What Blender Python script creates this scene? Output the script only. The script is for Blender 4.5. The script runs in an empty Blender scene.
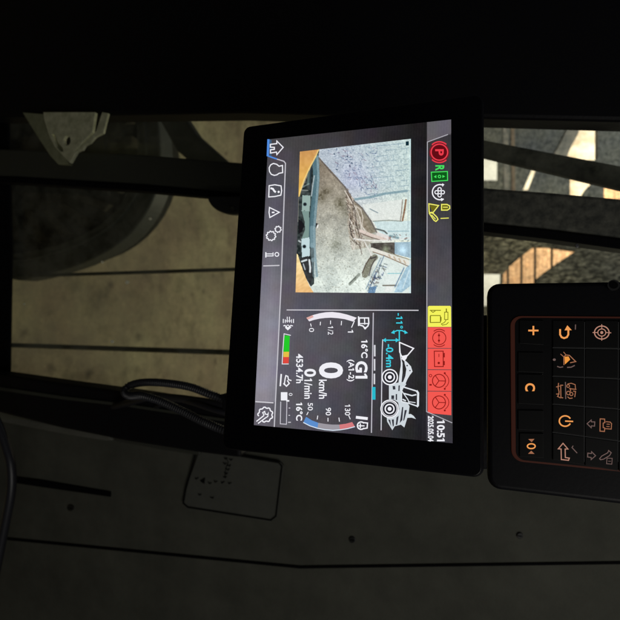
import bpy, bmesh, math, random
import numpy as np
from mathutils import Vector, Matrix
from mathutils.geometry import tessellate_polygon

random.seed(7); np.random.seed(7)
scene = bpy.context.scene
col = scene.collection
R = math.radians

# ------------------------------------------------------------------ camera
FPX = 470.0                       # focal length in pixels of the 620 px photograph
PITCH = R(19.1)                   # looking down at the monitor, phone held sideways
CAM = Vector((0, 0, 2.6))
cx_ = Vector((0, math.sin(PITCH), math.cos(PITCH)))     # image right = up in the place
cy_ = Vector((-1, 0, 0))                                # image up = left in the place
cz_ = cx_.cross(cy_)
cd = bpy.data.cameras.new('camera'); cam = bpy.data.objects.new('camera', cd); col.objects.link(cam)
cam.matrix_world = Matrix.Translation(CAM) @ Matrix((cx_, cy_, cz_)).transposed().to_4x4()
cd.sensor_width = 36; cd.lens = 36 * FPX / 620; cd.clip_start = .02; cd.clip_end = 200
scene.camera = cam
cd.dof.use_dof = True; cd.dof.focus_distance = .41; cd.dof.aperture_fstop = 9.5      # a phone lens focused on the monitor
# ------------------------------------------------------------------ world and lamps
w = bpy.data.worlds.new('World'); scene.world = w; w.use_nodes = True
bg = w.node_tree.nodes['Background']; bg.inputs[0].default_value = (.62, .68, .78, 1); bg.inputs[1].default_value = .028
def area(name, loc, target, size, energy, color):
    l = bpy.data.lights.new(name, 'AREA'); l.size = size; l.energy = energy; l.color = color
    o = bpy.data.objects.new(name, l); col.objects.link(o); o.location = loc
    o.rotation_euler = (Vector(target) - Vector(loc)).to_track_quat('-Z', 'Y').to_euler()
    return o
area('floor_fill', (1.0, 6.4, 4.6), (.4, 4.6, 0), 2.0, 100, (1, .92, .68))  # unseen area lamp added overhead to light the floor
area('yard_light', (-2.0, 8.9, 6.0), (-1.8, 11.3, 3.4), 2.5, 470, (1, .95, .86))
area('window_light', (-2.6, 4.6, 5.4), (0, 8, 3.4), 1.6, 85, (.9, .96, 1))  # no window here: added fill that brightens the hall walls
area('cab_fill', (.9, -.7, 3.5), (.1, .8, 2.5), .9, 7.5, (1, .97, .9))  # added fill from behind the camera, lifts the dark cab parts
scene.view_settings.view_transform = 'Standard'; scene.view_settings.look = 'None'
scene.view_settings.exposure = 0; scene.view_settings.gamma = 1
scene.render.resolution_x = scene.render.resolution_y = 1024
scene.render.engine = 'CYCLES'

# ------------------------------------------------------------------ helpers
def lin(c):
    return tuple((v/255/12.92 if v/255 <= .04045 else ((v/255+.055)/1.055)**2.4) for v in c)
def ray(px, py):
    return (cx_*((px-310)/FPX) + cy_*((310-py)/FPX) - cz_)
def at(px, py, Y):
    d = ray(px, py); return CAM + d*(Y/d.y)
def ground(px, py, z=0):
    d = ray(px, py); return CAM + d*((z-CAM.z)/d.z)

class Plane:
    def __init__(s, v, u, px, py, depth):
        s.v = v.normalized(); s.u = (u - s.v*u.dot(s.v)).normalized(); s.n = s.u.cross(s.v)
        d = ray(px, py)
        if s.n.dot(d) > 0: s.n = -s.n
        s.o = CAM + d*depth
    def P(s, px, py, h=0):
        d = ray(px, py); return CAM + d*((s.o - CAM).dot(s.n)/d.dot(s.n)) + s.n*h
    def uv(s, px, py):
        q = s.P(px, py) - s.o; return q.dot(s.u), q.dot(s.v)
    def W(s, u, v, h=0): return s.o + s.u*u + s.v*v + s.n*h

MATS = {}
def mat(name, rgb, rough=.6, spec=.3, metal=0, emit=None, estr=1, noise=None, bump=0, bscale=40, coat=0):
    """rgb is linear; noise = (scale, second colour linear, contrast low, high)"""
    if name in MATS: return MATS[name]
    m = bpy.data.materials.new(name); m.use_nodes = True; nt = m.node_tree
    b = nt.nodes['Principled BSDF']
    b.inputs['Base Color'].default_value = (*rgb, 1); b.inputs['Roughness'].default_value = rough
    b.inputs['Specular IOR Level'].default_value = spec; b.inputs['Metallic'].default_value = metal
    b.inputs['Coat Weight'].default_value = coat
    if emit: b.inputs['Emission Color'].default_value = (*emit, 1); b.inputs['Emission Strength'].default_value = estr
    tc = nt.nodes.new('ShaderNodeTexCoord')
    if noise:
        n = nt.nodes.new('ShaderNodeTexNoise'); n.inputs['Scale'].default_value = noise[0]; n.inputs['Detail'].default_value = 8
        n.inputs['Roughness'].default_value = .65
        r = nt.nodes.new('ShaderNodeValToRGB'); r.color_ramp.elements[0].position = noise[2]; r.color_ramp.elements[1].position = noise[3]
        r.color_ramp.elements[0].color = (*rgb, 1); r.color_ramp.elements[1].color = (*noise[1], 1)
        nt.links.new(tc.outputs['Object'], n.inputs['Vector']); nt.links.new(n.outputs['Fac'], r.inputs['Fac'])
        nt.links.new(r.outputs['Color'], b.inputs['Base Color'])
    if bump:
        n2 = nt.nodes.new('ShaderNodeTexNoise'); n2.inputs['Scale'].default_value = bscale; n2.inputs['Detail'].default_value = 6
        bm_ = nt.nodes.new('ShaderNodeBump'); bm_.inputs['Strength'].default_value = bump; bm_.inputs['Distance'].default_value = .3/bscale
        nt.links.new(tc.outputs['Object'], n2.inputs['Vector']); nt.links.new(n2.outputs['Fac'], bm_.inputs['Height'])
        nt.links.new(bm_.outputs['Normal'], b.inputs['Normal'])
    MATS[name] = m; return m
def glow(rgb, k=1.0):
    n = 'glow_%d_%d_%d_%d' % (*rgb, int(k*100))
    if n in MATS: return MATS[n]
    return mat(n, (.01, .01, .01), .3, .2, emit=lin(rgb), estr=k)

ROOT = {}
def root_loc(o): 
    while o.parent: o = o.parent
    return Vector(ROOT[o.name])
def thing(name, label, cat, loc, group=None):
    o = bpy.data.objects.new(name, None); col.objects.link(o); o.location = loc; ROOT[o.name] = tuple(loc)
    o.empty_display_size = .05; o['label'] = label; o['category'] = cat
    if group: o['group'] = group
    return o
def mk(name, V, F, m, parent=None, base=None, smooth=False, label=None, cat=None, group=None, kind=None):
    V = [Vector(v) for v in V]
    b = root_loc(parent) if parent else (Vector(base) if base is not None else Vector((0, 0, 0)))
    me = bpy.data.meshes.new(name); me.from_pydata([tuple(v-b) for v in V], [], F); me.update()
    if smooth: me.polygons.foreach_set('use_smooth', [True]*len(me.polygons))
    if m: me.materials.append(m)
    o = bpy.data.objects.new(name, me); col.objects.link(o)
    if parent: o.parent = parent
    else: o.location = b; ROOT[o.name] = tuple(b)
    if label: o['label'] = label
    if cat: o['category'] = cat
    if group: o['group'] = group
    if kind or label and cat: o['kind'] = kind or 'thing'
    return o
def bevel(o, wdt, seg=2):
    md = o.modifiers.new('bevel', 'BEVEL'); md.width = wdt; md.segments = seg; md.limit_method = 'ANGLE'; md.angle_limit = R(35)
    return o
def prism_vf(front, back, holes=()):
    """front/back: matching loops of world points; holes: list of (front,back) loops"""
    V = []; F = []
    loops = [list(front)] + [list(h[0]) for h in holes]; bl = [list(back)] + [list(h[1]) for h in holes]
    flat = [p for l in loops for p in l]; n = len(flat)
    V = flat + [p for l in bl for p in l]
    if holes:
        for t in tessellate_polygon(loops): F.append(tuple(t)); F.append(tuple(i+n for i in reversed(t)))
    else:
        F.append(tuple(range(n))); F.append(tuple(reversed(range(n, 2*n))))
    s = 0
    for l in loops:
        k = len(l)
        for i in range(k):
            j = (i+1) % k; F.append((s+i, s+j, n+s+j, n+s+i))
        s += k
    return V, F
def prism(name, pts, Y, depth, m, holes=(), bev=0, seg=2, **kw):
    f = [at(x, y, Y) for x, y in pts]; b = [p + Vector((0, depth, 0)) for p in f]
    hs = []
    for h in holes:
        hf = [at(x, y, Y) for x, y in h]; hs.append((hf, [p + Vector((0, depth, 0)) for p in hf]))
    V, F = prism_vf(f, b, hs)
    if 'parent' not in kw and 'base' not in kw:
        c = sum(f, Vector())/len(f); kw['base'] = (c.x, c.y, min(p.z for p in f))
    o = mk(name, V, F, m, **kw)
    bm = bmesh.new(); bm.from_mesh(o.data); bmesh.ops.recalc_face_normals(bm, faces=bm.faces); bm.to_mesh(o.data); bm.free()
    if bev: bevel(o, bev, seg)
    return o
def smoothpath(pts, n=12):
    out = []
    P = [Vector(p) for p in pts]; P = [P[0]*2-P[1]] + P + [P[-1]*2-P[-2]]
    for i in range(1, len(P)-2):
        for k in range(n):
            t = k/n; a, b, c, d = P[i-1:i+3]
            out.append(.5*((2*b)+(c-a)*t+(2*a-5*b+4*c-d)*t*t+(3*b-a-3*c+d)*t**3))
    out.append(P[-2]); return out
def tube_vf(path, rad, seg=12):
    V = []; F = []; N = len(path); up = Vector((0, 1, .1)).normalized()
    for i, p in enumerate(path):
        t = (path[min(i+1, N-1)] - path[max(i-1, 0)]).normalized()
        a = t.cross(up).normalized(); b = t.cross(a)
        r = rad(i) if callable(rad) else rad
        for k in range(seg):
            th = 2*math.pi*k/seg; V.append(p + (a*math.cos(th)+b*math.sin(th))*r)
    for i in range(N-1):
        for k in range(seg):
            k2 = (k+1) % seg; F.append((i*seg+k, i*seg+k2, (i+1)*seg+k2, (i+1)*seg+k))
    F.append(tuple(range(seg))); F.append(tuple(reversed(range((N-1)*seg, N*seg))))
    return V, F
def rrect(u0, u1, v0, v1, r, seg=6):
    out = []
    for cu, cv, a0 in ((u1-r, v1-r, 0), (u0+r, v1-r, 90), (u0+r, v0+r, 180), (u1-r, v0+r, 270)):
        for k in range(seg+1):
            a = R(a0 + 90*k/seg); out.append((cu + r*math.cos(a), cv + r*math.sin(a)))
    return out

# ---- flat artwork drawn in pixels of the photograph and laid on the plane of the screen or keypad
class Art:
    def __init__(s, plane): s.pl = plane; s.polys = []
    def poly(s, pts): s.polys.append(list(pts)); return s
    def rect(s, x0, y0, x1, y1): return s.poly([(x0, y0), (x1, y0), (x1, y1), (x0, y1)])
    def line(s, pts, wd, closed=False):
        n = len(pts); L = []; Rr = []
        P = [np.array(p, float) for p in pts]; m = n if closed else n
        for i in range(n):
            a = P[i-1] if (i > 0 or closed) else None; b = P[(i+1) % n] if (i < n-1 or closed) else None
            d1 = (P[i]-a) if a is not None else (b-P[i]); d2 = (b-P[i]) if b is not None else d1
            d1 = d1/(np.hypot(*d1)+1e-9); d2 = d2/(np.hypot(*d2)+1e-9)
            n1 = np.array([-d1[1], d1[0]]); n2 = np.array([-d2[1], d2[0]]); mm = n1+n2; l = np.hypot(*mm)
            mm = n1 if l < 1e-3 else mm/l
            k = min(1/max(.35, mm.dot(n1)), 2.2)*wd/2
            L.append(P[i]+mm*k); Rr.append(P[i]-mm*k)
        for i in range(n if closed else n-1):
            j = (i+1) % n; s.polys.append([tuple(L[i]), tuple(L[j]), tuple(Rr[j]), tuple(Rr[i])])
        return s
    def arc(s, c, r, wd, a0=0, a1=360, ry=None, n=28):
        ry = ry or r; full = abs(a1-a0) >= 360
        pts = [(c[0]+r*math.cos(R(a0+(a1-a0)*k/n)), c[1]+ry*math.sin(R(a0+(a1-a0)*k/n))) for k in range(n if full else n+1)]
        return s.line(pts, wd, full)
    def disc(s, c, r, ry=None, n=20):
        ry = ry or r; return s.poly([(c[0]+r*math.cos(2*math.pi*k/n), c[1]+ry*math.sin(2*math.pi*k/n)) for k in range(n)])
    def band(s, outer, inner):
        for i in range(len(outer)-1): s.polys.append([outer[i], outer[i+1], inner[i+1], inner[i]])
        return s
    def text(s, body, x0, x1, y0, y1, bold=.0):
        """glyph tops point to image right, the line runs down the image; the box is fitted"""
        cu = bpy.data.curves.new('t', 'FONT'); cu.body = body; cu.offset = bold; cu.resolution_u = 4
        ob = bpy.data.objects.new('t', cu); col.objects.link(ob)
        def build(t):
            cu.body = t; dg = bpy.context.evaluated_depsgraph_get(); dg.update()
            me = bpy.data.meshes.new_from_object(ob.evaluated_get(dg))
            vv = [(v.co.x, v.co.y) for v in me.vertices]; ff = [list(p.vertices) for p in me.polygons]
            bpy.data.meshes.remove(me); return vv, ff
        flags = []
        if '1' in body:
            one = build('1')[0]; wd = max(v[0] for v in one)-min(v[0] for v in one); top = max(v[1] for v in one)
            st_ = min(wd, .12+2*bold)
            for i, ch in enumerate(body):
                if ch == '1': flags.append(max(v[0] for v in build(body[:i+1])[0])-st_)
        vs, faces = build(body)
        for fx_ in flags:
            b0 = len(vs); vs += [(fx_+.02, top), (fx_+.02, top-.15), (fx_-.12, top-.22), (fx_-.15, top-.12)]; faces.append([b0, b0+1, b0+2, b0+3])
        ax0 = min(v[0] for v in vs); ax1 = max(v[0] for v in vs); by0 = min(v[1] for v in vs); by1 = max(v[1] for v in vs)
        f = lambda v: (x0+(v[1]-by0)/(by1-by0)*(x1-x0), y0+(v[0]-ax0)/(ax1-ax0)*(y1-y0))
        for p in faces: s.polys.append([f(vs[i]) for i in p])
        bpy.data.objects.remove(ob); return s
    def add(s, name, m, parent, layer, label=None):
        V = []; F = []
        for p in s.polys:
            b = len(V); V += [s.pl.P(x, y, layer*.00012) for x, y in p]; F.append(tuple(range(b, b+len(p))))
        o = mk(name, V, F, m, parent=parent, label=label)
        bm = bmesh.new(); bm.from_mesh(o.data); bm.normal_update()
        fl = [f for f in bm.faces if f.normal.dot(s.pl.n) < 0]
        bmesh.ops.reverse_faces(bm, faces=fl); bm.to_mesh(o.data); bm.free()
        return o

def attr_mat(name):
    m = bpy.data.materials.new(name); m.use_nodes = True; nt = m.node_tree; b = nt.nodes['Principled BSDF']
    b.inputs['Base Color'].default_value = (.01, .01, .01, 1); b.inputs['Roughness'].default_value = .35; b.inputs['Specular IOR Level'].default_value = .2
    a = nt.nodes.new('ShaderNodeAttribute'); a.attribute_name = 'pixels'
    nt.links.new(a.outputs['Color'], b.inputs['Emission Color']); b.inputs['Emission Strength'].default_value = 1
    return m
def pixel_sheet(name, plane, quad, nx, ny, fn, parent, layer):
    """a lit sheet of the screen, its pixels held as one colour per vertex; quad TL,TR,BR,BL in photo pixels"""
    s = np.linspace(0, 1, nx)[None, :]; t = np.linspace(0, 1, ny)[:, None]
    q = np.array(quad, float)
    X = (q[0, 0]*(1-s)+q[1, 0]*s)*(1-t)+(q[3, 0]*(1-s)+q[2, 0]*s)*t
    Yp = (q[0, 1]*(1-s)+q[1, 1]*s)*(1-t)+(q[3, 1]*(1-s)+q[2, 1]*s)*t
    C = np.clip(fn(X, Yp), 0, 255)/255; C = np.where(C <= .04045, C/12.92, ((C+.055)/1.055)**2.4)
    V = [plane.P(float(a), float(b), layer*.00012) for a, b in zip(X.ravel(), Yp.ravel())]
    F = [(j*nx+i, (j+1)*nx+i, (j+1)*nx+i+1, j*nx+i+1) for j in range(ny-1) for i in range(nx-1)]
    o = mk(name, V, F, attr_mat(name+'_light'), parent=parent)
    at_ = o.data.color_attributes.new('pixels', 'FLOAT_COLOR', 'POINT')
    at_.data.foreach_set('color', np.concatenate([C.reshape(-1, 3), np.ones((nx*ny, 1))], 1).astype(np.float32).ravel())
    return o
def vnoise(X, Y, sc, seed=0):
    rs = np.random.RandomState(seed); g = rs.rand(256, 256)
    x = X/sc+1000; y = Y/sc+1000; xi = np.floor(x).astype(int); yi = np.floor(y).astype(int); fx = x-xi; fy = y-yi
    fx = fx*fx*(3-2*fx); fy = fy*fy*(3-2*fy); G = lambda a, b: g[a % 256, b % 256]
    return (G(xi, yi)*(1-fx)+G(xi+1, yi)*fx)*(1-fy)+(G(xi, yi+1)*(1-fx)+G(xi+1, yi+1)*fx)*fy - .5

# ================================================================== the setting
conc = bpy.data.materials.new('stained_concrete'); conc.use_nodes = True
nt = conc.node_tree; b = nt.nodes['Principled BSDF']; b.inputs['Roughness'].default_value = .8
tc = nt.nodes.new('ShaderNodeTexCoord')
def nz(scale, det, rg=.6):
    n = nt.nodes.new('ShaderNodeTexNoise'); n.inputs['Scale'].default_value = scale; n.inputs['Detail'].default_value = det
    n.inputs['Roughness'].default_value = rg; nt.links.new(tc.outputs['Object'], n.inputs['Vector']); return n
def ramp(src, p0, c0, p1, c1):
    r = nt.nodes.new('ShaderNodeValToRGB'); e = r.color_ramp.elements
    e[0].position = p0; e[0].color = (*c0, 1); e[1].position = p1; e[1].color = (*c1, 1)
    nt.links.new(src, r.inputs['Fac']); return r
def mul(a, bb, fac=1, mode='MULTIPLY'):
    m = nt.nodes.new('ShaderNodeMix'); m.data_type = 'RGBA'; m.blend_type = mode; m.inputs['Factor'].default_value = fac
    nt.links.new(a, m.inputs['A']); nt.links.new(bb, m.inputs['B']); return m.outputs['Result']
r1 = ramp(nz(.9, 8).outputs['Fac'], .35, (.23, .17, .11), .62, (.355, .31, .18))
r2 = ramp(nz(3.1, 6, .75).outputs['Fac'], .30, (.5, .5, .46), .5, (1, 1, 1))
r3 = ramp(nz(11, 8, .8).outputs['Fac'], .3, (.72, .72, .7), .62, (1.12, 1.1, 1.05))
vor = nt.nodes.new('ShaderNodeTexVoronoi'); vor.inputs['Scale'].default_value = 3.4; vor.inputs['Randomness'].default_value = 1
wob = nz(9, 3); vm = nt.nodes.new('ShaderNodeVectorMath'); vm.operation = 'MULTIPLY_ADD'; vm.inputs[1].default_value = (.12, .12, .12)
nt.links.new(wob.outputs['Color'], vm.inputs[0]); nt.links.new(tc.outputs['Object'], vm.inputs[2]); nt.links.new(vm.outputs[0], vor.inputs['Vector'])
r5 = ramp(vor.outputs['Distance'], .05, (.42, .40, .40), .17, (1, 1, 1))
vor2 = nt.nodes.new('ShaderNodeTexVoronoi'); vor2.inputs['Scale'].default_value = 7.5; nt.links.new(vm.outputs[0], vor2.inputs['Vector'])
r6 = ramp(vor2.outputs['Distance'], .03, (1.7, 1.7, 1.6), .06, (1, 1, 1))
allc = mul(mul(mul(r1.outputs['Color'], r2.outputs['Color'], .9), r3.outputs['Color'], .9), r5.outputs['Color'], .8)
nt.links.new(mul(allc, r6.outputs['Color'], .8), b.inputs['Base Color'])
mk('ground', [(-40, -20, 0), (40, -20, 0), (40, 60, 0), (-40, 60, 0)], [(0, 1, 2, 3)], conc, kind='structure')

# walls of the hall, with the openings through which the lit yard shows
def stone(name, c1, c2, cm, sc, bw=.5, rh=.25, distort=.06):
    m = bpy.data.materials.new(name); m.use_nodes = True; global nt, tc
    nt = m.node_tree; b = nt.nodes['Principled BSDF']; b.inputs['Roughness'].default_value = .9; b.inputs['Specular IOR Level'].default_value = .1
    tc = nt.nodes.new('ShaderNodeTexCoord')
    mp = nt.nodes.new('ShaderNodeMapping'); mp.inputs['Rotation'].default_value = (R(90), 0, 0)
    n = nz(5, 4); sc_ = nt.nodes.new('ShaderNodeVectorMath'); sc_.operation = 'MULTIPLY_ADD'
    sc_.inputs[1].default_value = (distort,)*3
    nt.links.new(n.outputs['Color'], sc_.inputs[0]); nt.links.new(tc.outputs['Object'], sc_.inputs[2])
    nt.links.new(sc_.outputs[0], mp.inputs['Vector'])
    br = nt.nodes.new('ShaderNodeTexBrick'); br.inputs['Scale'].default_value = sc
    br.inputs['Color1'].default_value = (*c1, 1); br.inputs['Color2'].default_value = (*c2, 1); br.inputs['Mortar'].default_value = (*cm, 1)
    br.inputs['Brick Width'].default_value = bw; br.inputs['Row Height'].default_value = rh; br.inputs['Mortar Size'].default_value = .02
    nt.links.new(mp.outputs['Vector'], br.inputs['Vector'])
    rr = ramp(nz(7, 8, .8).outputs['Fac'], .34, (.28, .28, .28), .66, (1.5, 1.45, 1.35))
    res = mul(br.outputs['Color'], rr.outputs['Color'], .9)
    nt.links.new(res, b.inputs['Base Color'])
    bp = nt.nodes.new('ShaderNodeBump'); bp.inputs['Strength'].default_value = .6; bp.inputs['Distance'].default_value = .03
    nt.links.new(rr.outputs['Color'], bp.inputs['Height']); nt.links.new(bp.outputs['Normal'], b.inputs['Normal'])
    return m
def rubble_mat(name, dark, light, sx, sz, lo=.4, hi=.66, cell=.75):
    """rough coursed rubble: stretched cells, strongly mottled"""
    global nt, tc
    m = bpy.data.materials.new(name); m.use_nodes = True; nt = m.node_tree; b = nt.nodes['Principled BSDF']
    b.inputs['Roughness'].default_value = .95; b.inputs['Specular IOR Level'].default_value = .05
    tc = nt.nodes.new('ShaderNodeTexCoord'); mp = nt.nodes.new('ShaderNodeMapping'); mp.inputs['Scale'].default_value = (sx, 1, sz)
    nt.links.new(tc.outputs['Object'], mp.inputs['Vector'])
    n = nt.nodes.new('ShaderNodeTexNoise'); n.inputs['Scale'].default_value = 1; n.inputs['Detail'].default_value = 7; n.inputs['Roughness'].default_value = .7; n.inputs['Distortion'].default_value = .6
    v = nt.nodes.new('ShaderNodeTexVoronoi'); v.inputs['Scale'].default_value = 1.1; v.feature = 'DISTANCE_TO_EDGE'
    nt.links.new(mp.outputs[0], n.inputs['Vector']); nt.links.new(mp.outputs[0], v.inputs['Vector'])
    a = ramp(n.outputs['Fac'], lo, dark, hi, light); g = ramp(v.outputs['Distance'], .01, (.3, .3, .3), .12, (1, 1, 1))
    r4 = ramp(nz(.9, 3).outputs['Fac'], .35, (.6, .62, .66), .65, (1.25, 1.2, 1.0))
    res = mul(mul(a.outputs['Color'], g.outputs['Color'], cell), r4.outputs['Color'], 1)
    nt.links.new(res, b.inputs['Base Color'])
    bp = nt.nodes.new('ShaderNodeBump'); bp.inputs['Strength'].default_value = .8; bp.inputs['Distance'].default_value = .03
    nt.links.new(res, bp.inputs['Height']); nt.links.new(bp.outputs['Normal'], b.inputs['Normal'])
    return m
rubble = rubble_mat('rubble_stone', (.05, .045, .035), (.62, .56, .44), 26, 10, .45, .66, .4)
plaster = rubble_mat('grey_plaster', (.09, .095, .095), (.52, .50, .46), 16, 20, .32, .70, 0)
WY = 8.0
H_W2 = [(470, 273.5), (500.5, 273.5), (500, 306), (470, 306)]
H_E = [(502.5, 300), (502.8, 275), (509, 266.8), (521, 256.5), (533.7, 246.6), (548, 247), (560, 248.5), (576, 250.8), (566, 257.5), (556, 264.2), (545, 272), (536.6, 279), (535, 300)]
prism('stone_wall', [(315, 212), (760, 212), (760, 760), (315, 760)], WY, .16, rubble, holes=[H_W2, H_E],
      label='dark rubble stone wall of the hall with barred sunlit opening above the keypad', cat='wall')
H_W1 = [(470, 150), (497.5, 150), (497.5, 180.3), (470, 180.3)]
H_A = [(566, 160), (570, 149), (577, 136), (583, 122), (589, 113), (597.5, 106), (597.5, 160)]
H_B = [(570, 172), (594, 175), (592, 183.6), (587, 187.5), (583.5, 193), (583, 197), (570, 197)]
H_C = [(604, 178), (680, 178), (680, 199), (604, 199)]
H_D = [(523, 190), (528, 190), (537, 167), (533, 167)]
prism('plaster_wall', [(315, -160), (760, -160), (760, 212), (315, 212)], WY, .16, plaster, holes=[H_W1, H_A, H_B, H_C, H_D],
      label='grey plaster upper wall of the hall with bright arched openings beyond the window', cat='wall')
ring = mat('arch_stone', (.30, .28, .24), .9, .1, noise=(9, (.55, .48, .38), .4, .6))
prism('arch_surround', [(552, 158), (560, 144), (568, 128), (577, 114), (588, 104), (597.5, 99), (597.5, 106), (589, 113), (583, 122), (577, 136), (570, 149), (566, 160)], WY-.05, .05, ring,
      label='pale curved stone surround of the arched opening at the upper right', cat='arch')
prism('wall_column', [(503, 120), (508, 120), (509, 205), (504, 205)], WY-.015, .015, ring, label='slim pale column on the grey wall next to the white window', cat='column', group='columns on the wall')
prism('wall_column', [(511, 120), (514.5, 120), (515.5, 205), (512, 205)], WY-.015, .015, mat('brown_stone', (.34, .24, .17), .9, .1, noise=(9, (.45, .33, .22), .4, .6)), label='slim brownish column on the grey wall, further from the white window', cat='column', group='columns on the wall')
rust = mat('rusty_iron', (.05, .035, .022), .7, .3)
for i, (xx, ya, yb) in enumerate(((508, 262, 300), (521.6, 250, 300), (535.2, 240, 300), (551.8, 240, 300))):
    a = at(xx, ya, WY+.05); c = at(xx-.3, yb, WY+.05)
    V, F = tube_vf([a, (a+c)/2, c], .017, 8)
    mk('window_bar', V, F, rust, base=c, group='iron bars across the sunlit opening', cat='bar', smooth=True,
       label=['lowest iron bar across the sunlit opening, next to the white panel', 'second lowest iron bar across the sunlit opening', 'third iron bar up across the sunlit opening', 'topmost iron bar across the pointed end of the sunlit opening'][i])
# the lit yard beyond
terr = stone('terracotta_brick', (.62, .36, .19), (.74, .46, .26), (.40, .24, .14), 3.4, .42, .3, .10)
cream = mat('cream_render', (.42, .31, .20), .9, .1, noise=(1.7, (.72, .64, .50), .40, .60))
white = mat('white_render', (.82, .80, .70), .9, .1, noise=(1.2, (.88, .86, .8), .3, .7))
def yardwall(name, x0, x1, y0, y1, Y, m, label):
    prism(name, [(x0, y0), (x1, y0), (x1, y1), (x0, y1)], Y, .15, m, label=label, cat='wall')
yardwall('brick_wall', 497, 600, 215, 330, 11.2, terr, 'sunlit orange brick wall seen through the barred opening')
yardwall('white_wall', 440, 501, 220, 340, 10.6, white, 'white rendered wall right beside the orange brick, above the monitor edge')
yardwall('white_wall', 440, 520, 120, 200, 10.6, white, 'white rendered wall behind the small square window')
yardwall('cream_wall', 522, 601, 60, 208, 11.0, cream, 'cream rendered wall seen through the arched openings')
yardwall('brick_wall', 602, 700, 150, 208, 11.3, terr, 'orange brick wall glimpsed between the dark bars at the photo edge')

# ================================================================== the machine outside the window
black_rub = mat('black_rubber', (.012, .012, .011), .75, .25, bump=.5, bscale=60)
rail_m = mat('rail_paint', (.08, .082, .062), .45, .4)
def rail(px, y, r, label):
    a = at(-30, y[0], 1.35); c = at(260, y[1], 1.35); a.x = c.x = (a.x+c.x)/2
    a.z -= .5; c.z += .5
    V, F = tube_vf([a, a.lerp(c, .5), c], r, 14)
    mk('handrail', V, F, rail_m, base=a, smooth=True, label=label, cat='handrail', group='upright handrails outside the window')
rail(0, (274.8, 272.4), .0062, 'thin upright rail outside the window, crossing the floor next to the fender')
rail(0, (343.5, 353.8), .0088, 'thick upright rail outside the window, nearer to the ribbed cable')
rail(0, (60, 45), .0098, 'upright rail outside the window on the far side of the wheel')

# front wheel and fender
YF = 1.75
fend_m = mat('fender_paint', (.085, .09, .075), .55, .35, noise=(14, (.09, .098, .085), .4, .65), bump=.15, bscale=50)
tyre_m = mat('tyre_rubber', (.03, .03, .024), .85, .2, noise=(18, (.055, .053, .04), .4, .7), bump=.8, bscale=40)
outer = [(-40, 262), (10, 279), (30, 278.5), (52, 273), (82, 263), (108, 250), (128, 235), (142, 218), (152, 200), (158, 180), (160, 150), (156, 110), (146, 70), (130, 35), (100, 0)]
inner = [(-40, 240), (8, 252), (28, 251), (48, 247), (74, 238), (96, 226), (112, 213), (124, 198), (132, 184), (137, 168), (139, 146), (136, 112), (127, 78), (112, 50), (86, 18)]
ft = thing('wheel_fender', 'curved grey fender arching over the dark wheel outside the window', 'fender', at(60, 150, YF))
SP2 = lambda L: [(v.x, v.y) for v in smoothpath([(a, b, 0) for a, b in L], 4)]
outer = SP2(outer); inner = SP2(inner)
prism('fender_band', outer+inner[::-1], YF, .10, fend_m, parent=ft, bev=.01)
lip = [(x*.93+.07*60, y*.93+.07*130) for x, y in inner]
rib1 = [((a[0]+b[0]*2)/3, (a[1]+b[1]*2)/3) for a, b in zip(outer, inner)]; rib2 = [((a[0]+b[0]*3)/4, (a[1]+b[1]*3)/4) for a, b in zip(outer, inner)]
prism('rim_rib', rib1+rib2[::-1], YF-.012, .03, mat('fender_edge', (.12, .13, .115), .5, .4), parent=ft, bev=.004)
wt = thing('front_wheel', 'big dark tyre of the machine under the grey fender', 'wheel', at(40, 140, YF+.1))
disc = [(30+108*math.cos(R(a)), 140+ (118)*math.sin(R(a))) for a in range(0, 360, 8)]
prism('tyre', disc, YF+.06, .35, tyre_m, parent=wt, bev=.03)
for k in range(26):
    a = k*360/26
    c0 = (30+88*math.cos(R(a)), 140+90*math.sin(R(a))); 
    L = []
    for rr, da in ((101, -3), (101, 3), (70, 12), (70, 7)):
        L.append((30+rr*math.cos(R(a+da)), 140+rr*1.01*math.sin(R(a+da))))
    prism('tread_lug', L, YF+.02, .05, mat('muddy_lug', (.055, .05, .036), .9, .1, noise=(30, (.09, .08, .055), .4, .65), bump=.6, bscale=60), parent=wt, bev=.006)
prism('hub', [(30+40*math.cos(R(a)), 140+41*math.sin(R(a))) for a in range(0, 360, 12)], YF+.03, .05, mat('hub_paint', (.03, .032, .028), .5, .4, noise=(20, (.05, .05, .042), .4, .6)), parent=wt, bev=.01)
# a pale post under the wheel (faint upright in the photo)
prism('support_strut', [(95, 120), (103, 120), (106, 196), (92, 196)], YF-.03, .03, mat('strut', (.05, .05, .042), .7, .2), label='faint grey strut in front of the dark wheel', cat='strut', bev=.004)

# alloy bracket
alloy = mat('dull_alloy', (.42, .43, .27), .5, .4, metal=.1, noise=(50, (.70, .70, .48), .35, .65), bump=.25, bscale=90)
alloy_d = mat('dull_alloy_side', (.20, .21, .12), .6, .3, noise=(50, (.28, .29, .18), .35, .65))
bt = thing('alloy_bracket', 'worn greenish alloy corner bracket with an oval hole at the top left', 'bracket', at(65, 165, .78))
YB = .78
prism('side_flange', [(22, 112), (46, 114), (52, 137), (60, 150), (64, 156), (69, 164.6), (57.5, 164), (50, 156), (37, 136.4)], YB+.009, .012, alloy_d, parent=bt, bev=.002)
prism('plate', [(43, 112), (95, 112), (92, 132), (87.5, 136.4), (74, 151.5), (77, 150.5), (69.8, 163), (63, 156), (54, 146), (49, 136), (44, 120)], YB, .008, alloy, bev=.001, parent=bt,
      holes=[[(67+3.5*math.cos(a*.5236), 140.4+5*math.sin(a*.5236)) for a in range(12)], [(51.5, 134), (54, 134), (58, 143), (62.6, 148.4), (63, 151.6), (60, 151), (55.5, 146)],
             ])
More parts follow.
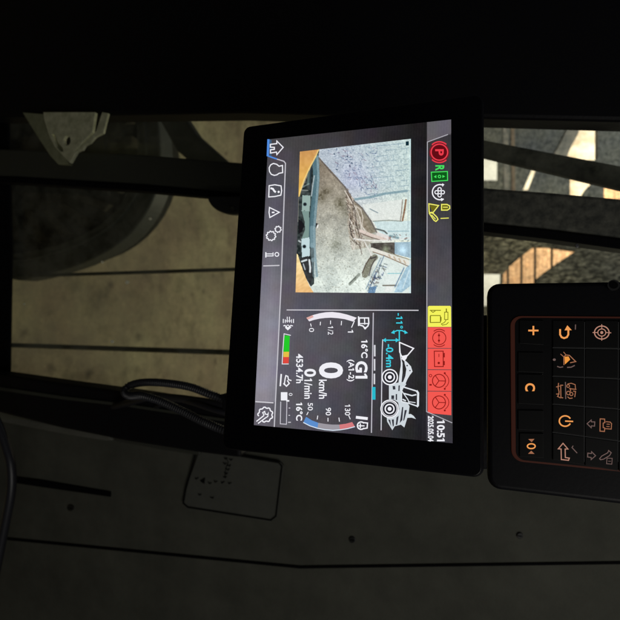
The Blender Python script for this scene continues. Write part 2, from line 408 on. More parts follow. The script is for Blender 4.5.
prism('edge_strip', [(102, 112), (108, 113), (103, 133), (95, 137), (90, 143), (85, 145.5), (82.6, 150), (79.5, 151), (76.4, 152.6), (75.5, 154.8), (74, 153), (80, 147), (88, 138.8), (96, 131)], YB+.003, .006, alloy, parent=bt, bev=.001)

# ================================================================== the cab
plast = mat('black_plastic', (.005, .005, .007), .55, .2, bump=.25, bscale=220)
seal = mat('rubber_seal', (.003, .003, .004), .8, .08)
frame_m = mat('frame_paint', (.045, .048, .038), .55, .35, bump=.3, bscale=120)
trim = mat('grey_trim', (.07, .071, .058), .75, .2, noise=(9, (.105, .106, .086), .35, .7), bump=.4, bscale=260)

# window glass with its frame (dust on it)
dust = bpy.data.materials.new('dusty_glass'); dust.use_nodes = True; nt = dust.node_tree
for n in list(nt.nodes):
    if n.type == 'BSDF_PRINCIPLED': nt.nodes.remove(n)
tc = nt.nodes.new('ShaderNodeTexCoord'); out = nt.nodes['Material Output']
tr = nt.nodes.new('ShaderNodeBsdfTransparent'); tr.inputs[0].default_value = (.93, .95, .92, 1)
df = nt.nodes.new('ShaderNodeBsdfDiffuse'); df.inputs[0].default_value = (.36, .36, .30, 1)
gl = nt.nodes.new('ShaderNodeBsdfGlossy'); gl.inputs['Roughness'].default_value = .08
m1 = nt.nodes.new('ShaderNodeMixShader'); m2 = nt.nodes.new('ShaderNodeMixShader'); m2.inputs[0].default_value = .03
rr = ramp(nz(13, 8, .75).outputs['Fac'], .38, (.0, .0, .0), .85, (.30, .30, .30))
nt.links.new(rr.outputs['Color'], m1.inputs[0]); nt.links.new(tr.outputs[0], m1.inputs[1]); nt.links.new(df.outputs[0], m1.inputs[2])
nt.links.new(m1.outputs[0], m2.inputs[1]); nt.links.new(gl.outputs[0], m2.inputs[2]); nt.links.new(m2.outputs[0], out.inputs[0])
GY = .86
win = thing('cab_window', 'dusty cab window beside the monitor with a black slanting frame and dark crossbar', 'window', at(120, 400, GY))
prism('glass_pane', [(-80, -60), (760, -60), (760, 420), (-80, 420)], GY+.02, .004, dust, parent=win)
prism('lower_frame', [(-60, 366), (0, 374.5), (62, 383.5), (128, 392.5), (240, 410), (240, 458), (200, 453), (125, 441), (60, 428), (0, 413), (-60, 402)], GY-.05, .05, plast, parent=win, bev=.006, seg=3)
prism('frame_lip', [(-60, 379), (0, 387), (62, 396), (128, 404), (240, 421), (240, 424), (128, 407), (62, 399.5), (0, 390.5), (-60, 383)], GY-.054, .006, frame_m, parent=win, bev=.001)
prism('crossbar', [(-60, 147), (20, 149.5), (142, 154.5), (240, 162.5), (300, 168), (300, 199), (240, 193.5), (142, 184.5), (20, 177), (-60, 174)], GY-.03, .03, frame_m, parent=win, bev=.004)
prism('seal_strip', [(-60, 174.2), (20, 177.2), (142, 184.7), (240, 193.7), (300, 199.2), (300, 205), (240, 199.5), (142, 190.7), (20, 182.8), (-60, 179.4)], GY-.036, .03, seal, parent=win, bev=.002)
prism('end_frame', [(-80, -60), (-4, -60), (6, 60), (11, 250), (9, 373), (-4, 374), (-80, 374)], GY+.002, .008, seal, parent=win, bev=.004)
prism('upper_frame', [(-80, -60), (760, -60), (760, 124), (240, 112), (-80, 118)], GY-.05, .05, plast, parent=win, bev=.006)
# dark grip behind the bezel, catch on the frame
gp = thing('window_catch', 'dark rounded window catch under the crossbar beside the monitor', 'catch', at(228, 206, .8))
prism('catch_body', [(207, 196)]+[(232+25*math.cos(R(a)), 196+18*math.sin(R(a))) for a in range(170, 60, -10)]+[(262, 196)], .8, .02, mat('catch_plastic', (.018, .02, .023), .5, .4, bump=.3, bscale=150), parent=gp, bev=.004)
prism('pin', [(232+1.6*math.cos(R(a)), 208+1.6*math.sin(R(a))) for a in range(0, 360, 30)], .795, .006, frame_m, parent=gp)
prism('tie_rod', [(146, 96), (168, 92), (196, 134), (232, 166), (236, 176), (206, 176), (176, 150)], 1.5, .05, fend_m, bev=.008, label='dark slanting strut above the crossbar between the wheel and the monitor', cat='strut')
# specks on the glass
speck = bpy.data.materials.new('dried_speck'); speck.use_nodes = True; nt = speck.node_tree
tl = nt.nodes.new('ShaderNodeBsdfTranslucent'); tl.inputs[0].default_value = (.9, .9, .8, 1); df = nt.nodes['Principled BSDF']; df.inputs['Base Color'].default_value = (.8, .8, .75, 1)
mx = nt.nodes.new('ShaderNodeMixShader'); nt.links.new(df.outputs[0], mx.inputs[1]); nt.links.new(tl.outputs[0], mx.inputs[2]); nt.links.new(mx.outputs[0], nt.nodes['Material Output'].inputs[0])
SP = [(150, 218.8, 1.5, 'large pale speck on the glass near the fender tip'), (127, 282.2, 2.0, 'pale speck on the glass just below the thin rail'), (112, 341.5, 1.6, 'pale speck touching the thick rail'), (102, 262, 1.2, 'small pale speck between the fender and the thin rail'), (24, 304, .8, 'faint speck near the left end of the window')]
for x, y, r, lb in SP:
    prism('glass_speck', [(x+r*math.cos(R(a))*random.uniform(.8, 1.1), y+r*math.sin(R(a))*random.uniform(.8, 1.1)) for a in range(0, 360, 36)], GY+.0185, .0012, speck, label=lb, cat='speck', group='specks on the window glass')

# bars and beam on the right (roof end of the window)
pane_m = mat('dark_bar', (.045, .048, .044), .75, .15, noise=(70, (.15, .15, .125), .34, .72), bump=.5, bscale=130)
prism('guard_bar', [(470, 137), (484, 139.6), (552, 152.6), (620, 165.5), (720, 185), (720, 210), (620, 189), (552, 172.5), (484, 156.5), (470, 153)], .98, .02, pane_m, bev=.004, label='dark slanting guard bar in front of the arched opening', cat='bar')
gb = thing('roof_beam', 'thick dark beam with a black seal running above the keypad', 'beam', at(560, 230, .84))
prism('beam_face', [(470, 186.5), (484, 187.5), (552, 192.5), (620, 198.5), (720, 207), (720, 251), (620, 238.6), (552, 230), (484, 223.3), (470, 222)], .80, .03, pane_m, parent=gb, bev=.005)
prism('beam_seal', [(470, 222.2), (484, 223.5), (552, 230.2), (620, 238.8), (720, 251.2), (720, 261), (620, 249), (552, 239.5), (484, 231.5), (470, 230)], .795, .045, seal, parent=gb, bev=.002)
prism('screw', [(577+2.2*math.cos(R(a)), 245.5+2.2*math.sin(R(a))) for a in range(0, 360, 24)], .794, .003, mat('screw_steel', (.12, .12, .13), .4, .5, metal=.6), parent=gb, bev=.001)

# trim panel below, with moulded ridge and a label
tp = thing('trim_panel', 'grey moulded cab trim panel along the foot of the window', 'panel', at(100, 480, .9))
prism('panel_body', [(-60, 396), (60, 425), (250, 452), (760, 440), (760, 760), (-60, 760)], .90, .03, trim, parent=tp)
prism('panel_ridge', [(-60, 401), (0, 413.5), (62, 426), (108, 434), (112, 441), (104, 441), (60, 434), (0, 422), (-60, 409)], .885, .02, mat('ridge_highlight', (.12, .12, .10), .6, .3, noise=(12, (.17, .17, .15), .35, .7), bump=.3, bscale=200), parent=tp, bev=.006, seg=4)  # paler than the panel: the sill highlight is put into this colour
prism('panel_ridge', [(112, 434.5), (160, 442.5), (200, 450), (200, 456), (160, 450), (114, 441.5)], .888, .02, mat('ridge_dark', (.05, .052, .043), .6, .3, bump=.3, bscale=200), parent=tp, bev=.005, seg=4)
prism('recess', [(8, 476), (40, 480), (110, 492), (110, 497), (40, 487), (8, 482)], .896, .01, seal, parent=tp, bev=.001)
prism('panel_seam', [(-60, 531), (300, 566), (760, 560), (760, 562.4), (300, 568.6), (-60, 533.6)], .898, .004, seal, parent=tp)
for sx, sy in ((70, 508), (352, 540), (520, 536)):
    sh = prism('panel_screw', [(sx+3.2*math.cos(R(a)), sy+3.2*math.sin(R(a))) for a in range(0, 360, 20)], .897, .004, mat('dark_screw', (.03, .03, .03), .4, .5, metal=.5), parent=tp, bev=.0008)
    prism('screw_slot', [(sx-2.1, sy-.5), (sx+2.1, sy+.1), (sx+2, sy+.9), (sx-2.2, sy+.3)], .8965, .001, seal, parent=sh)
# sticker with black border and black marks
st = thing('warning_sticker', 'grey sticker with a black rounded border and small black arrows', 'sticker', at(230, 480, .895))
stp = Plane(Vector((0, 0, 1)), Vector((1, 0, 0)), 220, 470, .9); 
def flat_y(A, Y, name, m, parent, off):
    V = []; F = []
    for p in A.polys:
        bb = len(V); V += [at(x, y, Y) - Vector((0, off, 0)) for x, y in p]; F.append(tuple(range(bb, bb+len(p))))
    o = mk(name, V, F, m, parent=parent); return o
ink = mat('black_ink', (.004, .004, .004), .6, .2)
prism('sticker_sheet', [(186, 489), (199, 452), (205, 449.5), (232, 454), (280, 462), (284, 466), (277, 518), (270, 522), (186, 508), (183, 502)], .8935, .002, mat('sticker_grey', (.10, .103, .09), .6, .3, noise=(20, (.08, .082, .072), .3, .7)), parent=st)
A = Art(stp); A.line([(183.5, 503), (186, 489), (195.5, 455), (198, 451), (203, 449.5), (214, 451), (232, 454.4), (279, 462.4), (282, 466), (276, 516), (271, 520), (188, 507)], 1.7, True); flat_y(A, .8935, 'border_line', ink, st, .001)
A = Art(stp)
for k, (x, y) in enumerate([(226, 458), (231, 459), (225, 463), (229, 465), (228, 469), (226, 473), (225, 476.5), (197, 478), (203, 481), (210, 482.5), (216, 481), (223, 482), (230, 482.5), (200, 494), (212, 497)]):
    A.line([(x-1.6, y-1+random.random()), (x+random.uniform(-1, 1), y+1), (x+1.7, y-random.random())], 1.1)
A.line([(226, 457), (228.5, 462), (226, 468), (225, 477)], .7)
A.poly([(200, 480.5), (205.5, 477), (204.6, 484)]).line([(204, 480.8), (213, 483)], 1.1).poly([(223, 474), (229, 475), (225.5, 480)])
mks = list(A.polys)
for pp in mks[:-2]:
    A.polys = [pp]; flat_y(A, .8935, 'printed_mark', ink, st, .001)

# ribbed cables
def ribbed(name, pts, Y, rpx, label, cat, cor=True):
    P = smoothpath([at(x, y, Y+dy) for x, y, dy in pts], 60 if cor else 14)
    # even spacing
    L = [0]
    for a, bb in zip(P, P[1:]): L.append(L[-1]+(bb-a).length)
    step = .00062 if cor else .006; Q = []; k = 0; s = 0
    while s < L[-1]:
        while L[k+1] < s: k += 1
        Q.append(P[k].lerp(P[k+1], (s-L[k])/max(1e-9, L[k+1]-L[k]))); s += step
    r = rpx/FPX*Y*1.05
    prof = [1.04, 1.12, 1.12, 1.0, .84, .86]
    V, F = tube_vf(Q, (lambda i: r*prof[i % 6]*.95) if cor else r, 14)
    return mk(name, V, F, mat('conduit_plastic', (.02, .02, .025), .42, .5), base=P[0], smooth=not cor, label=label, cat=cat)
ribbed('ribbed_cable', [(262, 404, .02), (235, 402, .01), (212, 395, 0), (190, 387, 0), (165, 383, 0), (143, 382.5, 0), (129, 386, 0), (124.5, 392, -.01), (130, 396, -.015), (143, 396, -.02), (160, 401, -.02), (180, 410, -.02), (202, 421, -.02), (226, 431, -.02), (262, 444, 0)], .62, 4.3,
       'black ribbed cable conduit looping out from behind the monitor', 'cable')
ribbed('smooth_cable', [(262, 409, .02), (235, 407, .01), (205, 402, .01), (175, 398, .02), (150, 397, .03), (128, 403, .10), (100, 410, .22)], .66, 4.6, 'smooth black cable lying under the ribbed cable loop', 'cable', False)
ribbed('smooth_cable', [(262, 418, .02), (240, 416, .01), (215, 410, .0), (190, 402, .01), (172, 400, .05), (150, 410, .2)], .66, 3.2, 'thin black cable inside the ribbed cable loop', 'cable', False)
ribbed('smooth_cable', [(-14, 400, .0), (-2, 425, 0), (6, 447, 0), (11, 466, 0), (11, 492, 0), (4, 530, 0), (-10, 600, 0)], .7, 5.6, 'thick black hose hanging at the lower left corner', 'hose', False)
cb = thing('cable_clamp', 'black cable clamp block at the monitor edge by the cables', 'clamp', at(230, 396, .6))
prism('clamp_block', [(221, 394), (262, 397), (262, 412), (222, 410)], .60, .03, plast, parent=cb, bev=.002)
prism('clamp_screw', [(226+1.5*math.cos(R(a)), 398.5+1.5*math.sin(R(a))) for a in range(0, 360, 30)], .598, .004, seal, parent=cb)

# ================================================================== the monitor
d1 = ray(-1045, 306); d2 = ray(435, -3315)
PL = Plane(-d1, -d2, 355, 290, .42)
mon = thing('display_monitor', 'lit monitor with camera picture, gauges and warning icons in a black glossy bezel', 'monitor', PL.P(230, 290, -.02))
u0 = PL.uv(355, 110)[0]; u1 = PL.uv(355, 465)[0]; v0 = PL.uv(231.5, 290)[1]; v1 = PL.uv(484, 200)[1]
def plate(pl, name, u0, u1, v0, v1, r, h0, h1, m, parent, bev=0, seg=3, **kw):
    L = rrect(u0, u1, v0, v1, r)
    V, F = prism_vf([pl.W(a, b, h1) for a, b in L], [pl.W(a, b, h0) for a, b in L]); o = mk(name, V, F, m, parent=parent, **kw)
    bm = bmesh.new(); bm.from_mesh(o.data); bmesh.ops.recalc_face_normals(bm, faces=bm.faces); bm.to_mesh(o.data); bm.free()
    if bev: bevel(o, bev, seg)
    return o
bez = mat('bezel_gloss', (.0015, .0015, .003), .32, .25)
plate(PL, 'housing', u0, u1, v0, v1, .008, -.032, -.0022, plast, mon, .004)
plate(PL, 'bezel_glass', u0+.0015, u1-.0015, v0+.0015, v1-.0015, .007, -.0022, -.0003, bez, mon, .0012)
# screen background; the LCD's viewing-angle falloff is put into its colours
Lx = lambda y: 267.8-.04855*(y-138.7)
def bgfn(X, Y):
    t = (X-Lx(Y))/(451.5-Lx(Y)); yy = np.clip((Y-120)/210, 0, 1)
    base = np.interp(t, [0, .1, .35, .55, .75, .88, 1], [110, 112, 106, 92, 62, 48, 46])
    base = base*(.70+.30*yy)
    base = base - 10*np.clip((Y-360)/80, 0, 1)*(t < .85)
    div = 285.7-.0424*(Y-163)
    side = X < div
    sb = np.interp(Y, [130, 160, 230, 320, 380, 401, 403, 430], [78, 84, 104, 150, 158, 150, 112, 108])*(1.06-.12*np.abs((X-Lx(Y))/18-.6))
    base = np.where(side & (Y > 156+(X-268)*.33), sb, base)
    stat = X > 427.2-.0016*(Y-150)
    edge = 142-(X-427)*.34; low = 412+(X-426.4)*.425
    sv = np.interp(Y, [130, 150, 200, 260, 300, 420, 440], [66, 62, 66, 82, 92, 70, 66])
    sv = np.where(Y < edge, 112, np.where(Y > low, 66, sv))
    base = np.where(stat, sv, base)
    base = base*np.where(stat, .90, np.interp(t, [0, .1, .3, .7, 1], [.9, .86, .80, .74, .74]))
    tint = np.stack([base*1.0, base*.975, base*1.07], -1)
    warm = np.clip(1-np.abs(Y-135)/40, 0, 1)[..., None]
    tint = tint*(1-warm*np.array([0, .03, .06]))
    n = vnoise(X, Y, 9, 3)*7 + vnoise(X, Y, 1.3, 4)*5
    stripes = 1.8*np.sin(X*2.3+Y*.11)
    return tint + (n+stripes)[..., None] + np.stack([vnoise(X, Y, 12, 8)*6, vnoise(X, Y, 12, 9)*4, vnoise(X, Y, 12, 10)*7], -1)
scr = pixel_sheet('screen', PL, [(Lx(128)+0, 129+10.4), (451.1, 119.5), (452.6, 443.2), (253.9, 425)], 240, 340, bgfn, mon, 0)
scr.data.transform(Matrix.Identity(4))
white_g = glow((240, 240, 246)); lt = glow((205, 203, 210)); mid = glow((165, 163, 172)); cyan = glow((60, 205, 225)); redg = glow((235, 60, 75))
green = glow((70, 225, 95)); yel = glow((238, 235, 105)); grn = glow((35, 200, 40))
def part(name, draw, m=white_g, layer=3, label=None):
    a = Art(PL); draw(a); return a.add(name, m, scr, layer, label)
def txt(name, body, x0, x1, y0, y1, bold=.015, m=white_g, layer=4): 
    return part(name, lambda a: a.text(body, x0, x1, y0, y1, bold), m, layer)

# sidebar
part('tab_line', lambda a: a.line([(268.6, 139.4), (267.9, 156.4)], 2.2).line([(267.9, 156.0), (277, 159.2)], 1.4), glow((80, 140, 225)), 3)
part('tab_glow', lambda a: a.rect(269.7, 139.8, 271.6, 156), glow((62, 92, 122)), 2)
part('divider_line', lambda a: a.line([(277, 159.2), (284, 161.4), (285.6, 163.4), (284.6, 190), (281.2, 285), (274.4, 426.8)], 1.1), glow((196, 194, 202)), 3)
part('menu_separator', lambda a: a.line([(263.4, 266), (279.6, 265.5)], 1.1), lt, 3)
part('menu_separator', lambda a: a.line([(255.6, 401.6), (273.6, 402.8)], 1.2), lt, 3)
part('home_icon', lambda a: a.line([(277, 141.2), (283.3, 147.5), (277, 154.8), (276.6, 152.2), (270.6, 153.2), (270.6, 149.9), (274.5, 149.5), (274.5, 147.5), (270.5, 147.4), (270.5, 144.5), (276.9, 143.8)], 1.05, True))
part('engine_icon', lambda a: a.line([(279.2, 166.4), (282.6, 165.6), (282.8, 172.8), (279.2, 173.4), (277, 175), (274.4, 175.5), (271.5, 174.5), (269.6, 171.6), (269.3, 168), (270.8, 165), (273.5, 163.6), (276.8, 164.4)], 1.05, True))
part('cluster_icon', lambda a: a.line([(269.3, 185.8), (275, 184.9), (281.2, 186), (281.8, 191), (281, 195.3), (275, 196.6), (268.9, 197.1)], 1.05, True).line([(270.6, 188.2), (273, 189), (274.6, 191.4), (276, 192.3)], 1.9).disc((278.8, 192), 1.1))
part('warning_icon', lambda a: a.line([(269.6, 207.6), (279.4, 212.4), (270, 217.6), (269.2, 212.6)], 1.05, True).line([(272, 212.6), (274.6, 212.5)], 1.4))
def gear(a, c, r, wd, teeth=10, ta=1.0):
    pts = []
    for k in range(teeth*4):
        rr_ = r + (ta if k % 4 in (0, 1) else 0); an = 2*math.pi*(k+.5)/(teeth*4); pts.append((c[0]+rr_*math.cos(an), c[1]+rr_*math.sin(an)))
    return a.line(pts, wd, True)
part('gears_icon', lambda a: gear(gear(a, (271.2, 236), 4.0, 1.0, 10, .8), (278.2, 229.4), 2.5, .9, 8, .7))
part('info_icon', lambda a: a.line([(266, 252.3), (266, 257.6)], 1.2).line([(266.6, 254), (272.6, 254)], .9).line([(266.6, 256), (272.6, 256)], .9).line([(273.2, 252.6), (273.2, 256.4)], .9).arc((277, 254.5), 1.9, .9, n=14))
def wrg(a):
    c = (265.5, 414.6); pts = []
    for k in range(36):
        if 11 <= k <= 14: continue
        rr_ = 6.6 + (.9 if k % 4 in (0, 1) else 0); an = 2*math.pi*k/36+.3; pts.append((c[0]+rr_*math.cos(an), c[1]+rr_*math.sin(an)))
    i = 11; pts = pts[i:]+pts[:i]
    a.line(pts, 1.2); a.line([(264.2, 415.4), (256.6, 421.4)], 1.1); a.line([(266, 417.6), (258.2, 423.4)], 1.1)
    a.line([(264.3, 415.2), (262.8, 412.6), (264.8, 411.4), (265.4, 414), (267.8, 414.6), (268.6, 412.6), (268, 416.4), (266, 417.6)], 1.0)
part('wrench_gear_icon', wrg)
# status bar
part('status_divider', lambda a: a.line([(448, 134.6), (427.4, 142.2), (427.2, 200), (426.6, 411.6), (452.2, 422.8)], .9), glow((170, 168, 176)), 3)
part('parking_brake_halo', lambda a: a.disc((439.2, 152.4), 10.2, 10.6), glow((112, 28, 38)), 1)
part('parking_brake_icon', lambda a: a.arc((439.4, 152.4), 8.3, 1.2, ry=8.0).arc((439.4, 152.4), 10.4, 1.2, -135, -48).arc((439.4, 152.4), 10.4, 1.2, 48, 135), redg, 4)
part('parking_brake_disc', lambda a: a.disc((439.4, 152.4), 7.4, 7.2), glow((98, 8, 18)), 2)
txt('parking_letter', 'P', 435.2, 443.8, 149.4, 155.8, .03, redg, 4)
txt('reverse_letter', 'R', 435.4, 444.3, 165.4, 171, .03, green, 4)
part('direction_box', lambda a: a.rect(431.4, 171.9, 447.6, 181.4), glow((10, 88, 24)), 2)
part('direction_icon', lambda a: a.line([(431.4, 172.4), (447.4, 171.7), (447.6, 180.6), (431.9, 181.6)], .9, True).arc((439.5, 176.7), 1.3, .8, n=12).poly([(433.8, 176.9), (436.4, 175.3), (436.4, 178.4)]).poly([(442.4, 175.2), (445.2, 176.6), (442.4, 178.1)]), green, 4)
def fan(a):
    a.arc((440, 192.3), 7.6, 1.2, 62, 298, n=24).poly([(442.2, 183.4), (444.4, 184.6), (442.4, 187)]).poly([(440.8, 198), (444.2, 199.4), (441.4, 201.4)])
    for dx, dy in ((0, -3), (0, 3), (-3, 0), (3.2, 0)): a.arc((439.6+dx, 192.4+dy), 1.7, .95, n=14)
part('fan_icon', fan)
part('bucket_lock_icon', lambda a: a.line([(428.9, 204.0), (438.6, 205.7), (432.6, 213.4), (429.2, 212.3)], 1.1, True).line([(429.4, 213.6), (434, 220.4), (436, 221.6), (438, 219.6), (437, 217.4), (432, 212.4)], 1.1, True).line([(431.6, 215.0), (435.6, 219.4)], .9)
     .line([(441.6, 204.6), (447, 204.6), (449.6, 206), (449.8, 208.6), (447.4, 210.3), (441.6, 210.3)], 1.1, True).line([(443, 207.4), (448, 207.4)], .9).line([(440.6, 218.6), (448.8, 218.2)], .9), yel, 4)
part('bucket_fill', lambda a: a.poly([(429.5, 205), (437, 206.2), (432.3, 212)]).rect(442, 205, 448, 210), glow((110, 104, 20)), 2)
part('yellow_tile', lambda a: a.poly([(427.9, 307), (429, 305.9), (450, 305.9), (451, 307), (451.2, 326.9), (427.9, 326.9)]), glow((244, 242, 92)), 2)
olive = glow((120, 116, 22)); drk = glow((140, 24, 20))
part('tool_icon', lambda a: a.line([(429.8, 310.4), (441, 310.4)], .8).line([(431, 311), (433, 312.4), (435.4, 311)], .8).line([(430.6, 315.6), (440.2, 315.6), (441.2, 319), (440.4, 322.4), (430.4, 322.6)], .8, True).rect(429.8, 316, 430.9, 322.3).poly([(440, 316), (441.6, 317.4), (441.4, 321), (440, 322.4)])
     .line([(444.6, 312.2), (448, 312.2), (448, 319.6), (444.6, 319.6)], .7, True).line([(446.4, 308.6), (446.4, 312)], 1.1).line([(446.2, 320), (444.4, 322.6), (441.4, 324), (442.4, 325.2), (446.4, 324.4), (448.6, 322.2)], .7), olive, 4)
for i, (ya, yb) in enumerate(((327.2, 347.9), (348.6, 369.3), (370, 390.8), (391.5, 414))):
    part('red_tile', lambda a: a.poly([(427.8, ya), (451.2, ya+.1), (451.3, yb+(1.2 if i == 3 else .2)), (427.8, yb-(1 if i == 3 else 0))]), glow((243, 88, 80)), 2)
part('brake_fault_icon', lambda a: a.arc((439.3, 338), 6.6, .8).arc((439.3, 338), 8.6, .8, -130, -50).arc((439.3, 338), 8.6, .8, 50, 130).disc((439, 335.4), 1.1).disc((439, 340.6), 1.1).line([(439, 333), (439, 343)], .6), drk, 4)
part('battery_fault_icon', lambda a: a.line([(434.3, 351.2), (443.2, 351.2), (443.3, 366.6), (434.6, 366.6)], .9, True).rect(443.6, 353, 444.8, 357.4).rect(443.6, 361, 444.8, 365.2).rect(438.6, 353.8, 439.3, 357).disc((438.8, 363), 1.2), drk, 4)
for i, yc in enumerate((380.8, 402.4)):
    part('steering_fault_icon', lambda a: a.arc((439, yc), 6.5, .9).line([(439, yc), (446, yc+.2)], .8).line([(439, yc), (435.2, yc-5.6)], .8).line([(439, yc), (435.4, yc+5)], .8).arc((441, yc), 7.8, .7, -58, 58).disc((444.8, yc-7.6), 1).disc((444.8, yc+8), 1), drk, 4)
part('small_marks', lambda a: a.arc((430.6, 375.6), 1.3, .6, n=10).rect(429.4, 384, 431.8, 385.6), drk, 4)
txt('clock_text', '10:51', 436.9, 444.8, 419.8, 441.2, .03)
txt('date_text', '2025.05.04', 427.9, 433.7, 415.8, 441.4, .03)
# centre panel lines
part('panel_line', lambda a: a.line([(286.8, 310), (418.6, 310.4)], 1.0), lt)
part('panel_line', lambda a: a.line([(373.4, 312.8), (371.5, 432.8)], 1.1), glow((188, 186, 196)))
part('ground_line', lambda a: a.line([(382.8, 339.4), (382.2, 352), (381.2, 430.2)], 1.0), glow((205, 205, 215)))
part('segment_dashes', lambda a: a.rect(374, 345, 375.6, 356.4).rect(373.9, 359, 375.4, 370.6).rect(373.7, 373.6, 375.2, 384.2), glow((215, 215, 222)))
part('active_segment', lambda a: a.rect(372.2, 387, 375.6, 399.6), glow((40, 185, 205)), 4)
# fuel gauge
go = [(306.4, 317.8), (312.6, 315.2), (319.4, 313.4), (326, 312.3), (332.3, 312), (340, 312.9), (347.1, 314.6), (356.8, 317.8)]
gi = [(309.3, 321.4), (314, 319.9), (319.4, 318.7), (325, 318.0), (331, 317.7), (338, 318.2), (344.9, 319.2), (353.2, 321.6)]
part('fuel_arc', lambda a: a.band(go, gi), glow((236, 232, 240)), 2)
part('fuel_reserve', lambda a: a.poly([(306.4, 317.8), (312.6, 315.2), (313.8, 317.2), (308, 319.8)]), glow((222, 172, 165)), 3)
part('fuel_ticks', lambda a: a.line([(310.7, 323.6), (311.4, 326.6)], .8).line([(320.6, 321.8), (320.3, 325.3)], .8).line([(330.7, 320.6), (330.6, 324.3)], .8).line([(341.7, 321), (341.3, 325.3)], .8).line([(354.6, 320.8), (351.6, 327.6)], .9))
txt('fuel_mark', '0', 309.2, 314.2, 328, 332, 0); txt('fuel_mark', '1/2', 328, 333.4, 326.2, 334.8, 0); txt('fuel_mark', '1', 348, 353.4, 329.8, 332.6, 0)
part('fuel_pump_icon', lambda a: a.line([(359.4, 318), (368.6, 318), (368.9, 323.4), (368, 326), (365.2, 328.6), (363, 326), (359.4, 325)], 1.3, True).line([(358.6, 316.4), (358.6, 326)], 1.2).line([(364.6, 318), (364.8, 324.6)], 1.0).line([(359.6, 323.6), (369, 323.6)], 1.0).disc((365.2, 328.2), 1.2))
txt('outside_temperature', '16°C', 361.3, 368, 339.8, 358, .03)
txt('gear_text', 'G1', 355.4, 367.7, 361.2, 378.6, .035)
txt('gear_range', '(A1-2)', 346.8, 354.4, 359.6, 381.4, .02)
part('speed_digit', lambda a: a.text('0', 319, 343.2, 362.4, 378.4, .035))
txt('speed_unit', 'km/h', 319, 327, 379.6, 398.8, .02)
txt('engine_speed_digit', '0', 304.4, 316.2, 368.8, 376.8, .03)
txt('engine_speed_unit', '1/min', 304.4, 312.4, 378.4, 398.8, .02)
txt('hour_meter', '4534.7h', 296.2, 303.2, 353.8, 383.2, .02)
# left column
part('filter_icon', lambda a: a.line([(283.4, 319), (283.4, 323)], .9).line([(285.4, 319.4), (285.4, 323)], .7).line([(293.6, 319), (293.6, 323)], .9).line([(291.6, 319.4), (291.6, 323)], .7).line([(287.4, 316.8), (287.4, 322.6)], .8).line([(289.6, 316.8), (289.6, 322.6)], .8).line([(285, 321), (292, 321)], .6)
     .line([(283.6, 326), (285, 325.4), (288, 328.8), (291, 325.4), (293, 326)], 1.0).line([(285.4, 327.4), (288, 329.8), (291.2, 327)], .9).arc((288, 326.4), 1.3, .7, n=10))
part('filter_green', lambda a: a.poly([(284.6, 335.4), (289.8, 335.8), (289.2, 351.8), (283.6, 351.8)]), grn, 2)
part('filter_yellow', lambda a: a.poly([(283.6, 351.8), (289.2, 351.8), (289, 357), (283.4, 357)]), glow((228, 190, 70)), 2)
part('filter_red', lambda a: a.poly([(283.4, 357), (289, 357), (288.7, 363.4), (283, 363.4)]), glow((222, 72, 62)), 2)
part('filter_outline', lambda a: a.line([(291, 335.4), (284.2, 333.8), (283, 350), (282.3, 364), (288.8, 364)], .7))
part('hopper_icon', lambda a: a.line([(281.4, 374), (280.4, 386.2)], 1.5).line([(284.4, 385), (285.2, 379), (286, 375.6), (288, 376.4), (288.6, 379.6), (291.6, 380.6)], 1.1).line([(283.6, 383.2), (286.6, 386.2), (289.4, 383.4), (287.4, 380.4)], 1.2))
part('level_bar', lambda a: a.rect(281, 392.2, 287.5, 400.4).rect(286.4, 400, 289.4, 401.6))
part('level_outline', lambda a: a.line([(280.9, 401.6), (280.4, 423.8), (286.6, 424.2), (287, 401.8)], .8), glow((200, 198, 208)))
txt('level_mark', '0', 289, 292.6, 393, 395.8, 0); part('level_ticks', lambda a: a.rect(288.8, 407.6, 290.4, 408.4).rect(288.6, 414.9, 290.2, 415.7).rect(288.2, 421.8, 291, 422.7), lt)
txt('coolant_temperature', '16°C', 296.2, 302.8, 402.4, 420.6, .03)
# temperature gauge
bo = [(303.4, 422.4), (310, 425.8), (317.6, 428.2), (325, 429.6), (333, 430.3), (340, 429.8), (347.5, 428.6), (355, 426.6)]
bi = [(306.2, 416.8), (312, 420.4), (318.4, 422.8), (325.6, 424), (332.6, 424.6), (339.4, 424.6), (346, 423.7), (352.2, 422)]
part('temp_arc_cold', lambda a: a.band(bo[:3], bi[:3]), glow((92, 142, 205)), 2)
part('temp_arc', lambda a: a.band(bo[2:6], bi[2:6]), glow((156, 152, 160)), 2)
part('temp_arc_hot', lambda a: a.band(bo[5:], bi[5:]), glow((212, 122, 126)), 2)
part('temp_arc_edge', lambda a: a.line(bo, .9), glow((215, 228, 242)), 3)
part('temp_ticks', lambda a: a.line([(308.4, 411.9), (306.8, 415)], .8).line([(317.9, 415.6), (317.3, 419.4)], .8).line([(328.1, 417.8), (328.1, 421.5)], .8).line([(339, 417.6), (339.6, 421.6)], .8).line([(348.8, 415.6), (350.4, 419.2)], .8))
txt('temp_mark', '50', 307.9, 313, 402.8, 410.4, .01); txt('temp_mark', '90', 325.8, 331.2, 407.6, 415.4, .01); txt('temp_mark', '130', 345, 350.4, 404.4, 415.4, .01)
part('oil_temp_icon', lambda a: a.line([(356, 417.2), (367.8, 418.6)], 2.8).arc((361.2, 425.6), 3.7, 1.3, 40, 320, n=20).line([(363.6, 422.6), (367.6, 423), (367.2, 428), (363.8, 428.6)], 1.2).line([(360.4, 423.4), (360.4, 428)], 1.1).line([(358.4, 425.8), (364.6, 425.8)], 1.1))
